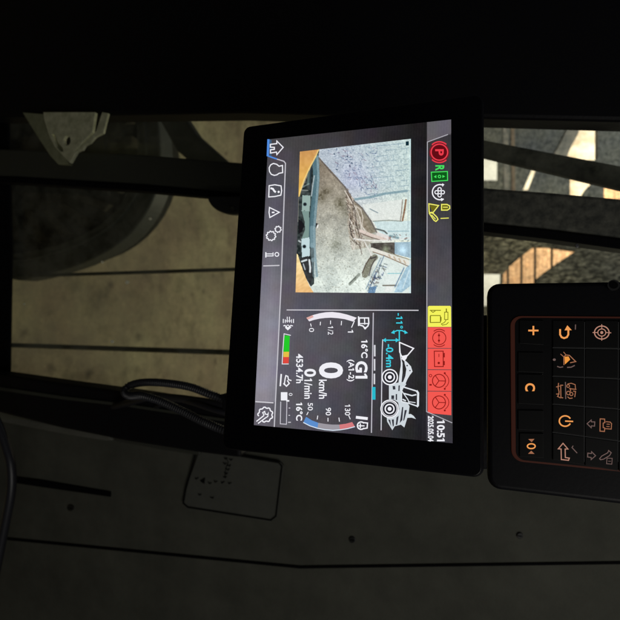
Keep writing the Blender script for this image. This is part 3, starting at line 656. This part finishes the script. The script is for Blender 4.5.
# loader drawing
def wheel(a, c, rs):
    for r, wd in rs: a.arc(c, r, wd, n=32)
    a.disc(c, 2.0)
part('loader_wheel', lambda a: wheel(a, (389.9, 377.1), ((7.6, 1.2), (4.6, 1.3))), layer=5)
part('loader_wheel', lambda a: wheel(a, (389.7, 408.8), ((8.6, 1.2), (7.2, .6), (4.4, 1.3))), layer=5)
part('wheel_backing', lambda a: a.disc((389.9, 377.1), 7.6).disc((389.7, 408.8), 8.6), glow((38, 38, 46)), 4)
part('loader_bucket', lambda a: a.line([(399.6, 342.4), (413.6, 348.4), (407.4, 355.6), (404.6, 356.8), (401.6, 356.2), (399.8, 352)], 1.2, True).poly([(402, 356), (408, 354.6), (406.6, 358.4), (404.4, 361.2), (401.6, 359)]))
part('loader_boom', lambda a: a.poly([(404.2, 359.6), (407.4, 362.4), (411, 366.4), (412.6, 371.6), (410, 375), (407.6, 379), (405.4, 384), (402.6, 383.4), (405.4, 376), (406.4, 369), (404.8, 364)]).poly([(401, 358), (402.6, 363), (402.6, 372), (401.6, 382), (398.4, 384), (399.8, 372), (400.8, 366)]).line([(399.6, 345), (400.6, 356), (401.8, 364)], 1.0), glow((218, 224, 230)))
part('boom_gaps', lambda a: a.disc((407.2, 365.6), .8).disc((410, 370.6), .7).line([(404, 374), (402.6, 382)], .6), glow((60, 62, 70)), 4)
part('loader_chassis', lambda a: a.poly([(389, 384.6), (398, 382.6), (404, 381.8), (406.4, 384.2), (403.6, 388), (401.6, 392), (401.4, 402), (408, 403.6), (409.6, 406.2), (408.6, 414), (404.4, 427.4), (401, 424.6), (394.8, 426.2), (392.4, 430.2), (387.2, 421.6), (386.8, 417.4), (391, 417.6), (396.6, 414), (399.4, 409), (398.2, 402.6), (394, 399.6), (389, 399.4)]), glow((206, 214, 220)))
def gaps(a):
    for p in ([(392.6, 386), (395.2, 386), (395.6, 389.4), (393, 389.6)], [(391.4, 395.4), (394.2, 395.4), (394.2, 399), (391.4, 399)], [(395.8, 394), (397.2, 394), (397.2, 400), (395.8, 400)], [(402.2, 407), (403.4, 407), (402.4, 420), (399.8, 423)], [(404.8, 410), (407, 410), (404.4, 420), (403.2, 421)],
              [(396.6, 417.4), (398.8, 415.6), (397.4, 424.6), (395.8, 425)], [(391.8, 419.6), (394, 419.2), (394, 425.4), (393, 427)], [(388.2, 419.4), (390.4, 419.8), (391.4, 426.6)], [(398.6, 385.6), (400, 385.2), (399.6, 391), (398.4, 391)]): a.poly(p)
part('chassis_gaps', gaps, glow((52, 53, 62)), 4)
part('loader_cab', lambda a: a.line([(402.4, 386.6), (412, 389.6), (416.4, 391)], 1.3).line([(416.6, 390.6), (418.2, 393), (418, 405.4), (416.8, 406.8)], 2.0).line([(417, 406), (410, 403.6), (402, 401.6)], 1.2).line([(402, 391), (408, 399.6), (409.6, 404)], .9).line([(404, 393.4), (412, 395.6), (416.4, 394.6)], 1.3).line([(401.8, 387), (401.6, 402)], 1.0).line([(402.6, 399.2), (406, 400.8)], 1.3).line([(408.4, 401.6), (415.6, 402.6)], .8), glow((225, 230, 236)), 5)
part('loader_exhaust', lambda a: a.poly([(407.4, 414), (411, 414), (413.6, 415.8), (416, 419), (411.8, 417.6), (407, 417.8)]), glow((212, 220, 226)), 4)
txt('bucket_angle', '-11°', 396.2, 403, 313.2, 328.6, .015, cyan); txt('bucket_height', '-0.4m', 386, 393.4, 344.2, 367.2, .02, cyan)
part('angle_arrow', lambda a: a.line([(393.4, 332.4), (397, 330.6), (402, 330.6), (405.8, 332.4)], 1.1).line([(399.4, 330.6), (399.4, 341)], 1.2).poly([(391, 333), (394.2, 330), (394.8, 334)]).poly([(408, 333), (404.4, 330), (404.6, 334)]), cyan, 4)
part('height_arrow', lambda a: a.line([(384, 340.2), (398.4, 340.2)], 1.2).poly([(382.6, 340.2), (386, 338), (386, 342.4)]).poly([(399.4, 340.2), (395.8, 338), (395.8, 342.4)]), cyan, 4)

# ---- the rear-camera picture shown on the screen
def feed(X, Y):
    C = np.zeros(X.shape+(3,)); rs = np.random.RandomState(5)
    def inside(poly):
        m = np.zeros(X.shape, bool); n = len(poly)
        for i in range(n):
            x1, y1 = poly[i]; x2, y2 = poly[(i+1) % n]
            m ^= ((y1 > Y) != (y2 > Y)) & (X < (x2-x1)*(Y-y1)/((y2-y1) or 1e-9)+x1)
        return m
    def seg(x1, y1, x2, y2, wd, c, al=1.0):
        pad = wd+1; m = (X > min(x1, x2)-pad) & (X < max(x1, x2)+pad) & (Y > min(y1, y2)-pad) & (Y < max(y1, y2)+pad)
        if not m.any(): return
        xx = X[m]; yy = Y[m]; dx, dy = x2-x1, y2-y1; l = dx*dx+dy*dy+1e-9
        t = np.clip(((xx-x1)*dx+(yy-y1)*dy)/l, 0, 1); d = np.hypot(xx-x1-t*dx, yy-y1-t*dy)
        a = (np.clip((wd/2+.35-d)/.7, 0, 1)*al)[:, None]; C[m] = C[m]*(1-a)+np.array(c)*a
    def path(pts, wd, c, al=1.0):
        for p, q in zip(pts, pts[1:]): seg(*p, *q, wd, c, al)
    def fill(poly, c, al=1.0, nz_=0):
        m = inside(poly); v = np.array(c, float)
        if nz_: v = v + (vnoise(X[m], Y[m], 2.2, 17)*nz_)[:, None]
        C[m] = C[m]*(1-al)+v*al
    # floor
    t = np.clip((Y-170)/110, 0, 1)[..., None]; C[:] = np.array([143, 132, 116])*(1-t)+np.array([212, 222, 214])*t
    t2 = np.clip((X-316)/60, 0, 1)[..., None]; C[:] += t2*t*12
    C[:] += (vnoise(X, Y, 11, 1)*26+vnoise(X, Y, 4, 2)*24+vnoise(X, Y, 1.2, 3)*26)[..., None]*np.array([1, .98, .9])
    for (ax, ay, r, k) in ((321, 197, 5, 60), (340, 203, 6, 52), (336, 245, 6, 42), (327, 191, 5, 36), (345, 212, 6, 30)):
        C[:] -= (k*np.exp(-((X-ax)**2+(Y-ay)**2)/(r*r))*(1+vnoise(X, Y, 1.5, 6)))[..., None]*np.array([1, 1, 1.05])
    # white wall
    wall = [(319.5, 148), (412, 136), (412, 262), (385, 248), (377, 232), (371.5, 222), (358, 206), (350, 194), (338, 178), (327, 166), (317.5, 156)]
    m = inside(wall); wx = X[m]; wy = Y[m]
    base = np.array([184, 195, 206]) + np.clip((wx-345)/65, 0, 1)[:, None]*np.array([14, 22, 8]) + np.clip((wy-185)/40, 0, 1)[:, None]*np.array([38, 26, 12])
    base = base + (np.exp(-((wx-356)**2+(wy-178)**2)/240))[:, None]*np.array([0, -5, 6])
    C[m] = base + (vnoise(wx, wy, 3, 11)*16+vnoise(wx, wy, .9, 12)*44)[:, None]*np.array([1, .95, .85])
    for k in range(300):                                     # cracks in the whitewash
        x = rs.uniform(322, 378); y = rs.uniform(140, 214)
        if y < 150-(x-320)*.1 or x < 322+(y-152)*.98+2: continue
        L = rs.uniform(.5, 1.9); r0 = math.hypot(x-330, y-215); ang = math.atan2(y-215, x-330)+1.57+rs.normal()*.35
        if rs.rand() < .25: ang += 1.57
        seg(x-L*math.cos(ang), y-L*math.sin(ang), x+L*math.cos(ang), y+L*math.sin(ang), rs.uniform(.4, .75), (72, 92, 128) if rs.rand() < .75 else (112, 88, 110), rs.uniform(.35, .85))
        if rs.rand() < .35: seg(x+1-L*math.cos(ang), y+.9-L*math.sin(ang), x+1+L*math.cos(ang), y+.9+L*math.sin(ang), .7, (226, 236, 246), .7)
    for k in range(10):                                      # courses of blocks at the right
        y = 144+k*5.3
        for j in range(9):
            x0 = 366+j*5.4+(k % 2)*2.6; 
            if x0 > 407: continue
            dy = -(x0-366)*.09+3; xe = min(x0+5.4, 409)
            if rs.rand() < .72: seg(x0+rs.rand(), y+dy, xe-rs.rand(), y+dy-.45, .55, (112, 140, 160), rs.uniform(.3, .85))
            if rs.rand() < .6: seg(x0, y+dy, x0+.5, y+dy+rs.uniform(2.4, 5), .5, (124, 152, 168), rs.uniform(.3, .7))
    for (x, y) in ((349.5, 166), (351.5, 163), (334, 154), (347, 156.5), (336.6, 169.6)): seg(x, y, x+.8, y+.3, 1.0, (40, 58, 84), .9)
    path([(354, 199.6), (370, 197.4), (385, 193.8), (407, 191)], 2.3, (128, 158, 168), .9)
    fill([(362, 205), (402, 199.5), (401, 221), (373.6, 221)], (226, 231, 226), .85, 10)
    fill([(373.4, 221.5), (411.5, 221), (411.5, 240), (388, 240), (379, 232)], (205, 226, 228), .9, 16)
    path([(370, 209), (374, 211), (378, 213)], .7, (110, 130, 140)); path([(373, 221.4), (389, 220.4), (402, 221.4)], .9, (140, 150, 142))
    path([(388, 231.4), (409, 231.2)], .7, (140, 175, 185)); path([(406, 200), (404.6, 210), (402.6, 220.6)], 1.6, (132, 92, 66), .9); path([(402.6, 200), (401.6, 212), (400.4, 221)], .7, (110, 90, 80), .9); path([(408.2, 193), (408, 232)], .6, (170, 190, 196))
    # dark crevice of floor between wall and pile
    fill([(352, 201), (360, 206), (371, 221), (376, 232), (370, 234), (362, 226)], (134, 126, 108), .9, 30)
    path([(319, 158), (331, 172), (345, 187), (353, 200), (362, 208), (371, 221), (377, 233)], 1.3, (96, 88, 84), .8)
    for k in range(0): 
        x = 322+k*2; seg(x, 160+k*2.0, x+1.4, 162+k*2.0, .9, (215, 218, 220) if k % 3 else (60, 52, 50), .8)
    # tangled pile of scrap
    pile = [(345, 190), (352, 200), (360, 207), (366, 222), (374, 240), (366, 248), (352, 250), (349, 236), (347, 222), (350, 208)]
    fill(pile, (150, 134, 116), .35, 60)
    for k in range(210):
        t = rs.rand(); x = 348+t*9+rs.uniform(-4, 6)*(0.4+t); y = 192+t*54+rs.uniform(-3, 3)
        ang = 1.25+rs.normal()*.42 if rs.rand() < .75 else .35+rs.normal()*.4; L = rs.uniform(.8, 3.2)
        c = [(96, 82, 70), (74, 62, 56), (226, 220, 210), (196, 180, 164), (150, 134, 116), (210, 196, 184)][rs.randint(6)]
        seg(x-L*math.cos(ang), y-L*math.sin(ang), x+L*math.cos(ang), y+L*math.sin(ang), rs.uniform(.4, .9), c, rs.uniform(.5, .95))
    path([(345, 191), (350, 200), (356, 208), (360, 218), (362, 230)], 1.1, (222, 214, 204), .85); path([(347, 192), (353, 203), (355, 212), (357, 226), (360, 238)], .8, (70, 60, 54), .8)
    path([(356, 206), (361, 210), (363, 218), (362, 226), (366, 232)], .8, (224, 216, 206), .9); path([(351, 218), (349.6, 226), (352, 236), (357, 244)], 1.0, (58, 50, 46), .8)
    path([(350, 220), (354, 228), (356, 238), (354, 250)], .9, (226, 222, 212), .8); path([(352, 240), (360, 246), (362, 254)], .8, (96, 84, 76), .8)
    path([(360.6, 231), (372, 235.4), (386, 239.6)], 3.0, (222, 206, 196)); path([(360.6, 233.4), (372, 237.8), (380, 240)], .7, (110, 84, 76))
    path([(354, 239), (370, 240.8), (392, 240.6)], 1.5, (232, 230, 224)); path([(376, 229), (384, 231), (387, 233.6)], 1.4, (92, 98, 96)); path([(378, 234), (390, 238)], 3.2, (226, 220, 216))
    path([(364, 241), (369, 250), (372, 256)], 1.1, (228, 226, 220)); path([(388, 240), (400, 239), (410, 238)], 1.2, (222, 226, 224)); path([(390, 236), (398, 238)], 2.2, (120, 150, 158), .8)
    for k in range(26):
        x = 384+rs.uniform(0, 24); y = 234+rs.uniform(0, 8); seg(x, y, x+rs.uniform(-2, 2), y+rs.uniform(-2, 2), .8, [(90, 110, 120), (232, 232, 230), (150, 120, 110)][rs.randint(3)], .7)
    # dark box, lit blob
    fill([(370.6, 243), (395, 242.4), (395, 254.8), (384, 252), (371, 248.6)], (78, 72, 68), .96, 40)
    C[:] += (60*np.exp(-((X-386)**2/14+(Y-250)**2/20)))[..., None]*np.array([.9, 1.1, .8])*inside([(370, 243), (395, 242), (395, 255), (371, 249)])[..., None]
    fill([(394.8, 242.4), (411.5, 241.6), (411.5, 258.6), (402, 256), (394.8, 254)], (150, 178, 194), .95, 16)
    C[:] += (58*np.exp(-((X-403)**2/20+(Y-250)**2/24)))[..., None]*np.array([.9, 1, 1.05])
    # pale planks and boards on the right
    fill([(374, 249), (384, 252), (411.5, 262), (411.5, 293), (366, 293), (378, 268)], (222, 234, 230), .8, 16)
    path([(372, 249.4), (384, 253.6), (411, 264)], 3.6, (228, 226, 216)); path([(373, 252), (385, 256), (409, 266.6)], .8, (132, 106, 86)); path([(386, 251), (398, 256), (411, 260)], .8, (140, 130, 110))
    for x in (389, 394, 399, 404): seg(x, 255+(x-389)*.38, x+1.6, 258+(x-389)*.38, 1.3, (188, 168, 142), .8)
    path([(375, 257.4), (371, 261), (368, 267), (365, 275)], 6.0, (134, 134, 118)); path([(371, 256.6), (366, 264), (362.4, 273)], .9, (80, 66, 58)); path([(375.4, 259), (371.6, 266), (369, 275.6)], .9, (70, 62, 62)); seg(376, 257, 371, 258.6, 1.6, (72, 68, 66))
    path([(381, 258), (374, 272), (366, 289)], 1.0, (150, 172, 184)); path([(384, 256), (378, 270), (368, 291)], .9, (120, 140, 160))
    for k in range(70):
        t = rs.rand(); x = 384-14*t+rs.uniform(-4, 4.5); y = 263+27*t+rs.uniform(-1, 1); ang = rs.choice([.3, 1.9, 1.1]); L = rs.uniform(.8, 2.2)
        seg(x-L*math.cos(ang), y-L*math.sin(ang), x+L*math.cos(ang), y+L*math.sin(ang), .75, [(62, 84, 120), (98, 112, 112), (228, 236, 238), (86, 76, 74)][rs.randint(4)], .75)
    fill([(370, 287), (377, 286), (375, 293), (368, 293)], (84, 124, 165), .8)
    fill([(388, 274), (401, 274), (396, 285), (383, 285)], (228, 238, 234), .95); path([(388, 273.6), (402, 273.4)], .7, (120, 190, 200)); fill([(386, 286), (394, 286), (392, 292), (384, 292)], (232, 236, 232), .9)
    path([(383, 285.6), (396, 285.4)], 1.2, (110, 104, 92)); fill([(406, 268), (411.5, 263), (411.5, 285), (402, 292.5), (394, 292.5)], (150, 190, 215), .7, 50)
    path([(409, 271), (403, 288)], 1.0, (216, 232, 236), .8); path([(404, 268), (395, 287)], .9, (96, 128, 160)); path([(350, 284), (355, 279), (359, 274.6)], 3.0, (140, 148, 138), .85); path([(350, 283), (356, 277)], 1.0, (92, 98, 92), .8)
    for k in range(420):
        x = rs.uniform(317, 372); y = rs.uniform(205, 291); C_ = (96, 96, 84) if rs.rand() < .6 else (238, 244, 240)
        if x < 362 or y > 262: seg(x, y, x+.1, y, rs.uniform(.5, .9), C_, rs.uniform(.2, .55))
    for k in range(230):                                     # grit on the floor
        x = rs.uniform(318, 368); y = rs.uniform(228, 291); seg(x, y, x+rs.uniform(-.6, .6), y+rs.uniform(-.5, .5), .6, (120, 118, 104) if rs.rand() < .75 else (236, 240, 236), rs.uniform(.25, .7))
    seg(316.6, 224.5, 316.2, 226.4, 2.6, (40, 36, 34)); seg(318, 225.4, 317.2, 227.4, 1.5, (235, 236, 232))
    # bumper of the machine
    bm1 = [(315.4, 157), (316, 165), (316.4, 178), (315.2, 195), (313.6, 212), (312.4, 228), (312.6, 245), (313.6, 260), (315.2, 276)]
    fill([(319.5, 149.5), (315, 158), (306, 180), (299, 196), (296.4, 255), (301, 265), (306, 278), (311, 287), (314, 284), (315, 240), (316, 180)], (50, 58, 58), 1, 60)
    path(bm1[:-2], 6.4, (86, 117, 127)); path([(x+2.0, y) for x, y in bm1], 2.2, (132, 158, 166), .85); path([(x-2.4, y) for x, y in bm1[2:7]], 1.2, (74, 104, 112), .9); path(bm1[-4:], 4.6, (150, 176, 184), .45)
    path([(312, 162), (310.6, 175), (310.4, 190)], 1.4, (44, 58, 66)); path([(314.4, 176), (312.8, 186), (311.6, 196)], 1.2, (172, 186, 190)); path([(309, 172), (308.2, 184)], 2.2, (88, 108, 106))
    fill([(302.4, 195.4), (310.6, 195.6), (309.8, 211.4), (301.8, 211)], (152, 176, 170)); path([(304.6, 210.8), (303.2, 216), (305, 224), (304.8, 232), (302.6, 239)], 0.8, (60, 66, 66)); fill([(302, 211), (309.4, 211.4), (309, 239), (301.4, 240), (305.2, 230), (304.8, 222)], (124, 150, 144))
    fill([(301.4, 239), (309.6, 237.4), (310, 256), (302.2, 258)], (196, 218, 222)); 
    for (x, y) in ((305, 204.4), (304.4, 246.6)): seg(x, y, x+.1, y, 3.6, (60, 76, 82)); seg(x, y, x+.1, y, 2.4, (24, 28, 32))
    fill([(298.4, 219), (302.6, 222), (304.2, 226), (302, 232), (298.6, 234)], (24, 24, 28)); fill([(300.6, 258), (308, 256), (311.8, 262), (312.6, 278), (310.2, 285), (305.4, 275), (301.4, 265)], (50, 52, 54), 1, 26)
    path([(302, 261.6), (306.6, 260)], 1.8, (212, 224, 226)); path([(309.4, 260), (310.4, 268), (310.2, 272)], 1.8, (222, 230, 232)); path([(303.4, 264), (305.2, 269.6)], 1.1, (190, 200, 206)); seg(300, 190, 308, 190.6, .8, (190, 196, 190), .7); seg(299, 241, 300.6, 242, 1.6, (180, 190, 190)); path([(303, 187), (309, 184)], 1.4, (150, 170, 166), .6)
    # orange machine body at the picture's corners
    o1 = inside([(298, 150), (319.6, 148.5), (316, 157), (309.6, 169), (304.6, 180), (301.2, 190), (299, 197), (297, 197)]); gg = np.clip((Y-150)/45, 0, 1)[..., None]
    oc = np.array([206, 152, 92])*(1-gg)+np.array([240, 192, 92])*gg; C[o1] = (oc + (vnoise(X, Y, 3, 21)*16)[..., None])[o1]
    path([(319, 149.6), (315.6, 157), (309.2, 169), (304.2, 180), (300.8, 190), (299.4, 196)], 1.2, (252, 222, 140), .8)
    o2 = inside([(295, 252), (298, 255), (301.6, 266), (306, 278), (310, 286.6), (314, 293), (295, 293)]); gg = np.clip((Y-255)/36, 0, 1)[..., None]
    oc = np.array([250, 226, 165])*(1-gg)+np.array([238, 190, 128])*gg; C[o2] = (oc + (vnoise(X*1.2+Y, Y, 3, 22)*26)[..., None])[o2]
    fill([(405.6, 141.8), (408.8, 141.4), (408.8, 145.6), (405.8, 145.8)], (14, 46, 58))
    C[:] += (vnoise(X, Y, .8, 31)*20)[..., None]*(X > 312)[..., None]
    edge = (X > 409.6); C[edge] = C[edge]*.5+np.array([196, 226, 234])*.5
    return C
pixel_sheet('camera_picture', PL, [(300, 151.8), (410.9, 139.0), (411, 293.2), (295.7, 292.4)], 250, 330, feed, scr, 3)

prism('gap_filler', [(474, 316), (560, 312), (560, 470), (474, 470)], .52, .03, plast, bev=.003, label='black filler added to darken the gap between monitor and keypad', cat='bracket')  # added black block, keeps the bright wall from showing through the gap
# ================================================================== the keypad
PK = Plane(-d1, -d2, 560, 380, .40)
kp = thing('keypad_panel', 'black keypad with orange backlit symbols beside the monitor', 'keypad', PK.P(490, 380, -.02))
ku0 = PK.uv(560, 281.6)[0]; ku1 = PK.uv(560, 498)[0]; kv0 = PK.uv(487.5, 340)[1]; kv1 = PK.uv(672, 340)[1]
kpl = mat('keypad_plastic', (.004, .004, .006), .45, .25, bump=.06, bscale=300)
plate(PK, 'keypad_housing', ku0, ku1, kv0, kv1, .0105, -.024, -.0025, kpl, kp, .004, 4)
fx = (kv0*0+PK.uv(511, 380)[1], PK.uv(655, 380)[1]); fu = (PK.uv(560, 316)[0], PK.uv(560, 466)[0])
plate(PK, 'face_rim', fu[0], fu[1], fx[0], fx[1], .009, -.0026, -.0012, mat('rim_glow', (.012, .006, .005), .5, .2, emit=lin((44, 20, 14)), estr=1), kp, .0008)
plate(PK, 'face_plate', fu[0]+.0016, fu[1]-.0016, fx[0]+.0035, fx[1]-.001, .007, -.0013, -.0009, mat('face_black', (.004, .004, .005), .5, .25), kp, .0002)
keycap = mat('key_cap', (.0042, .0042, .0046), .45, .3)
seam = mat('key_seam', (.03, .03, .032), .5, .3)
def key(name, quad, h=.0012):
    f = [PK.P(x, y, h-.0009) for x, y in quad]; b = [PK.P(x, y, -.0012) for x, y in quad]
    V, F = prism_vf(f, b); o = mk(name, V, F, keycap, parent=kp)
    bm = bmesh.new(); bm.from_mesh(o.data); bmesh.ops.recalc_face_normals(bm, faces=bm.faces); bm.to_mesh(o.data); bm.free(); bevel(o, .0004, 2); return o
colx = [552.3, 584.6, 618.4, 650]
def rowy(x, k):
    y = [320, 347.9, 376.4, 404.2, 432.2, 460][k]; return y + (x-552)*[.004, .018, .042, .078, .135, .17][k]
K = {}
for i in range(3):
    for j in range(5):
        xa, xb = colx[i]+.45, colx[i+1]-.45
        K[i, j] = key('key', [(xa, rowy(xa, j)+.45), (xb, rowy(xb, j)+.45), (xb, rowy(xb, j+1)-.45), (xa, rowy(xa, j+1)-.45)])
xa, xb = 519.5, 543.5
for n_, (ya, yb) in enumerate(((320, 344), (352, 372), (374, 404), (410, 430), (433, 457))):
    K['s', n_] = key('key', [(xa-(1.5 if n_ in (1, 2, 3) else 0), ya), (xb, ya+.4), (xb, yb+1), (xa-(1.5 if n_ in (1, 2, 3) else 0), yb-.4)])
SL = glow((48, 50, 50)); org = glow((238, 156, 84)); dim = glow((158, 104, 76)); pale = glow((178, 130, 112)); gry = glow((104, 84, 80))
def seamline(pts, wd=.5): Art(PK).line(pts, wd).add('key_seam', mat('seam_line', (.02, .02, .02), .5, .3, emit=lin((30, 30, 30)), estr=1), kp, 1)
for k in range(1, 5): seamline([(552.5, rowy(552.5, k)), (585, rowy(585, k)), (650, rowy(650, k))])
for i in (1, 2): seamline([(colx[i], 322), (colx[i]-.4, 462)])
seamline([(542.6, 374), (542.4, 391)], .8)
def sym(par, name, draw, m=org): a = Art(PK); draw(a); a.add(name, m, par, 5)
sym(K['s', 0], 'plus_symbol', lambda a: a.line([(528.2, 330.6), (538.4, 330.6)], 1.7).line([(533.3, 326), (533.3, 329.75)], 1.7).line([(533.3, 331.45), (533.3, 335.2)], 1.7))
sym(K['s', 2], 'letter_symbol', lambda a: a.text('C', 525, 535, 383.2, 391.2, .03))
sym(K['s', 4], 'zero_symbol', lambda a: a.arc((531.2, 446.1), 3.9, 1.3, ry=2.4))
sym(K['s', 4], 'marker_symbol', lambda a: a.poly([(528.2, 439), (534.4, 438.8), (531.6, 442)]).poly([(528, 453.6), (534.4, 453.8), (531.2, 450.6)]), dim)
sym(K[0, 0], 'return_symbol', lambda a: a.line([(560, 329.2), (560, 334.6), (561.4, 337.2), (564, 338.2), (566.8, 337.2), (568.2, 334.6), (568.2, 329.4)], 1.8).poly([(567.2, 325.4), (571.6, 330.2), (564.4, 330.4)]))
sym(K[0, 0], 'tick_mark', lambda a: a.line([(575.4, 324.6), (575.2, 329.6)], 1.0), gry)
sym(K[1, 0], 'target_symbol', lambda a: a.arc((601.6, 332.6), 7.3, 1.1, ry=6.5).arc((601.6, 332.6), 4.0, .9, ry=3.6).disc((601.6, 332.6), 1.5).line([(601.6, 324.4), (601.6, 329)], .8).line([(601.6, 336), (601.6, 340.6)], .8).line([(592.4, 332.6), (597.6, 332.6)], .8).line([(605.4, 332.6), (611, 332.9)], .8), pale)
sym(K[0, 1], 'wiper_fill', lambda a: a.poly([(564.4, 356.8), (568.4, 356.4), (570, 359.6), (564.8, 364.4)]), glow((235, 150, 62)))
sym(K[0, 1], 'wiper_symbol', lambda a: a.line([(563.8, 365), (563.7, 357), (565.8, 355), (569.3, 355.4), (575.6, 361.6), (570, 362.8)], .9).line([(560.4, 354), (563.6, 356.8)], .7).line([(563.4, 352), (565.6, 354.6)], .7), dim)
sym(K[0, 1], 'wiper_dots', lambda a: a.disc((554.2, 359.7), 1.5, 1.2).line([(557, 366.4), (560, 367.4), (563, 366.8)], 1.0).line([(567, 367.4), (571, 367.2), (574.6, 365.4)], 1.1), gry)
def veh(a):
    a.line([(563, 385.2), (560.6, 385.2), (560.8, 397.6), (563, 397.8)], .9).line([(558.4, 383), (558, 388), (559, 392), (557.6, 397)], .9).line([(556, 387), (559.6, 386)], .8).line([(556, 394), (559.4, 394)], .8).line([(560.4, 398), (557, 396)], .8)
    a.arc((568, 386), 1.4, .8, n=12).line([(567.4, 384), (571, 383.2), (575, 384.6), (575.4, 389)], .8).line([(569, 388.6), (576.2, 389.4)], .9).arc((568.2, 393), 1.8, .8, n=12).arc((571.2, 394), 1.6, .8, n=12).line([(573, 391), (575.4, 391.4), (574.6, 397)], .9).line([(567.4, 396.6), (569.4, 398.4), (572.4, 398)], .9).line([(570.2, 388), (570.4, 391.6)], .9)
sym(K[0, 2], 'loader_symbol', veh, dim); sym(K[0, 2], 'loader_divider', lambda a: a.line([(565.3, 382), (565.6, 399)], 1.0), gry)
sym(K[0, 3], 'power_symbol', lambda a: a.arc((565, 421), 5.8, 1.4, 28, 332, ry=5.2).line([(565, 421), (573, 421.4)], 1.4))
sym(K[1, 3], 'arrow_symbol', lambda a: a.line([(586.9, 423.6), (591, 420), (591.2, 421.8), (594.6, 421.8), (594.4, 426), (591.2, 425.8), (591, 427.6)], .9, True), gry)
sym(K[1, 3], 'clipboard_symbol', lambda a: a.line([(600, 418.8), (604.4, 419), (604.6, 422.6), (603, 423), (603, 427.4), (604.6, 428), (604.2, 431.4), (599.8, 431)], .9, True).line([(605.6, 421.6), (610, 422), (611.4, 423.6), (611, 429), (605.2, 428.6)], .8).line([(606.4, 424), (609.6, 424.2)], .7).line([(606.2, 426.4), (609.4, 426.6)], .7), dim)
sym(K[0, 4], 'up_arrow_symbol', lambda a: a.line([(562.9, 443.2), (567.8, 448.9), (565, 448.9), (565.2, 457.4), (569.2, 458), (568.4, 460.2), (561.2, 459.4), (561, 448.9), (558.2, 448.7)], 1.0, True), pale)
sym(K[0, 4], 'hook_mark', lambda a: a.line([(573, 445.6), (571.8, 447.4), (577, 453)], .9), gry)
sym(K[1, 4], 'arrow_symbol', lambda a: a.line([(595.4, 455.6), (591.4, 451.6), (591.2, 453.4), (587.6, 453), (587.4, 456.8), (591, 457.4), (591, 459.4)], .9, True), gry)
sym(K[1, 4], 'wrench_symbol', lambda a: a.line([(599.4, 458.6), (601.4, 456), (607.6, 452.6), (608.4, 450.4), (611, 452.6), (609.4, 455.4), (603.4, 459), (600.4, 459.6)], .9, True).line([(606.8, 458), (612, 458.2), (611.6, 464), (606.4, 463.6)], .7, True).line([(608, 461), (610.6, 461.2)], .6), gry)
# pivot screw at the housing edge
sc = thing('pivot_screw', 'round black screw with a thin bright rim at the keypad upper edge', 'screw', PK.P(613, 286, .001))
Vs = [PK.P(613+5.4*math.cos(R(a)), 285.6+4.6*math.sin(R(a)), .002) for a in range(0, 360, 15)]; Vb = [p - PK.n*.012 for p in Vs]
V, F = prism_vf(Vs, Vb); o = mk('screw_head', V, F, mat('screw_rim', (.05, .05, .052), .35, .5, metal=.5), parent=sc); bevel(o, .0006)
Vs = [PK.P(613+4.2*math.cos(R(a)), 285.6+3.5*math.sin(R(a)), .0028) for a in range(0, 360, 15)]; Vb = [p - PK.n*.001 for p in Vs]
V, F = prism_vf(Vs, Vb); mk('screw_cap', V, F, seal, parent=sc)
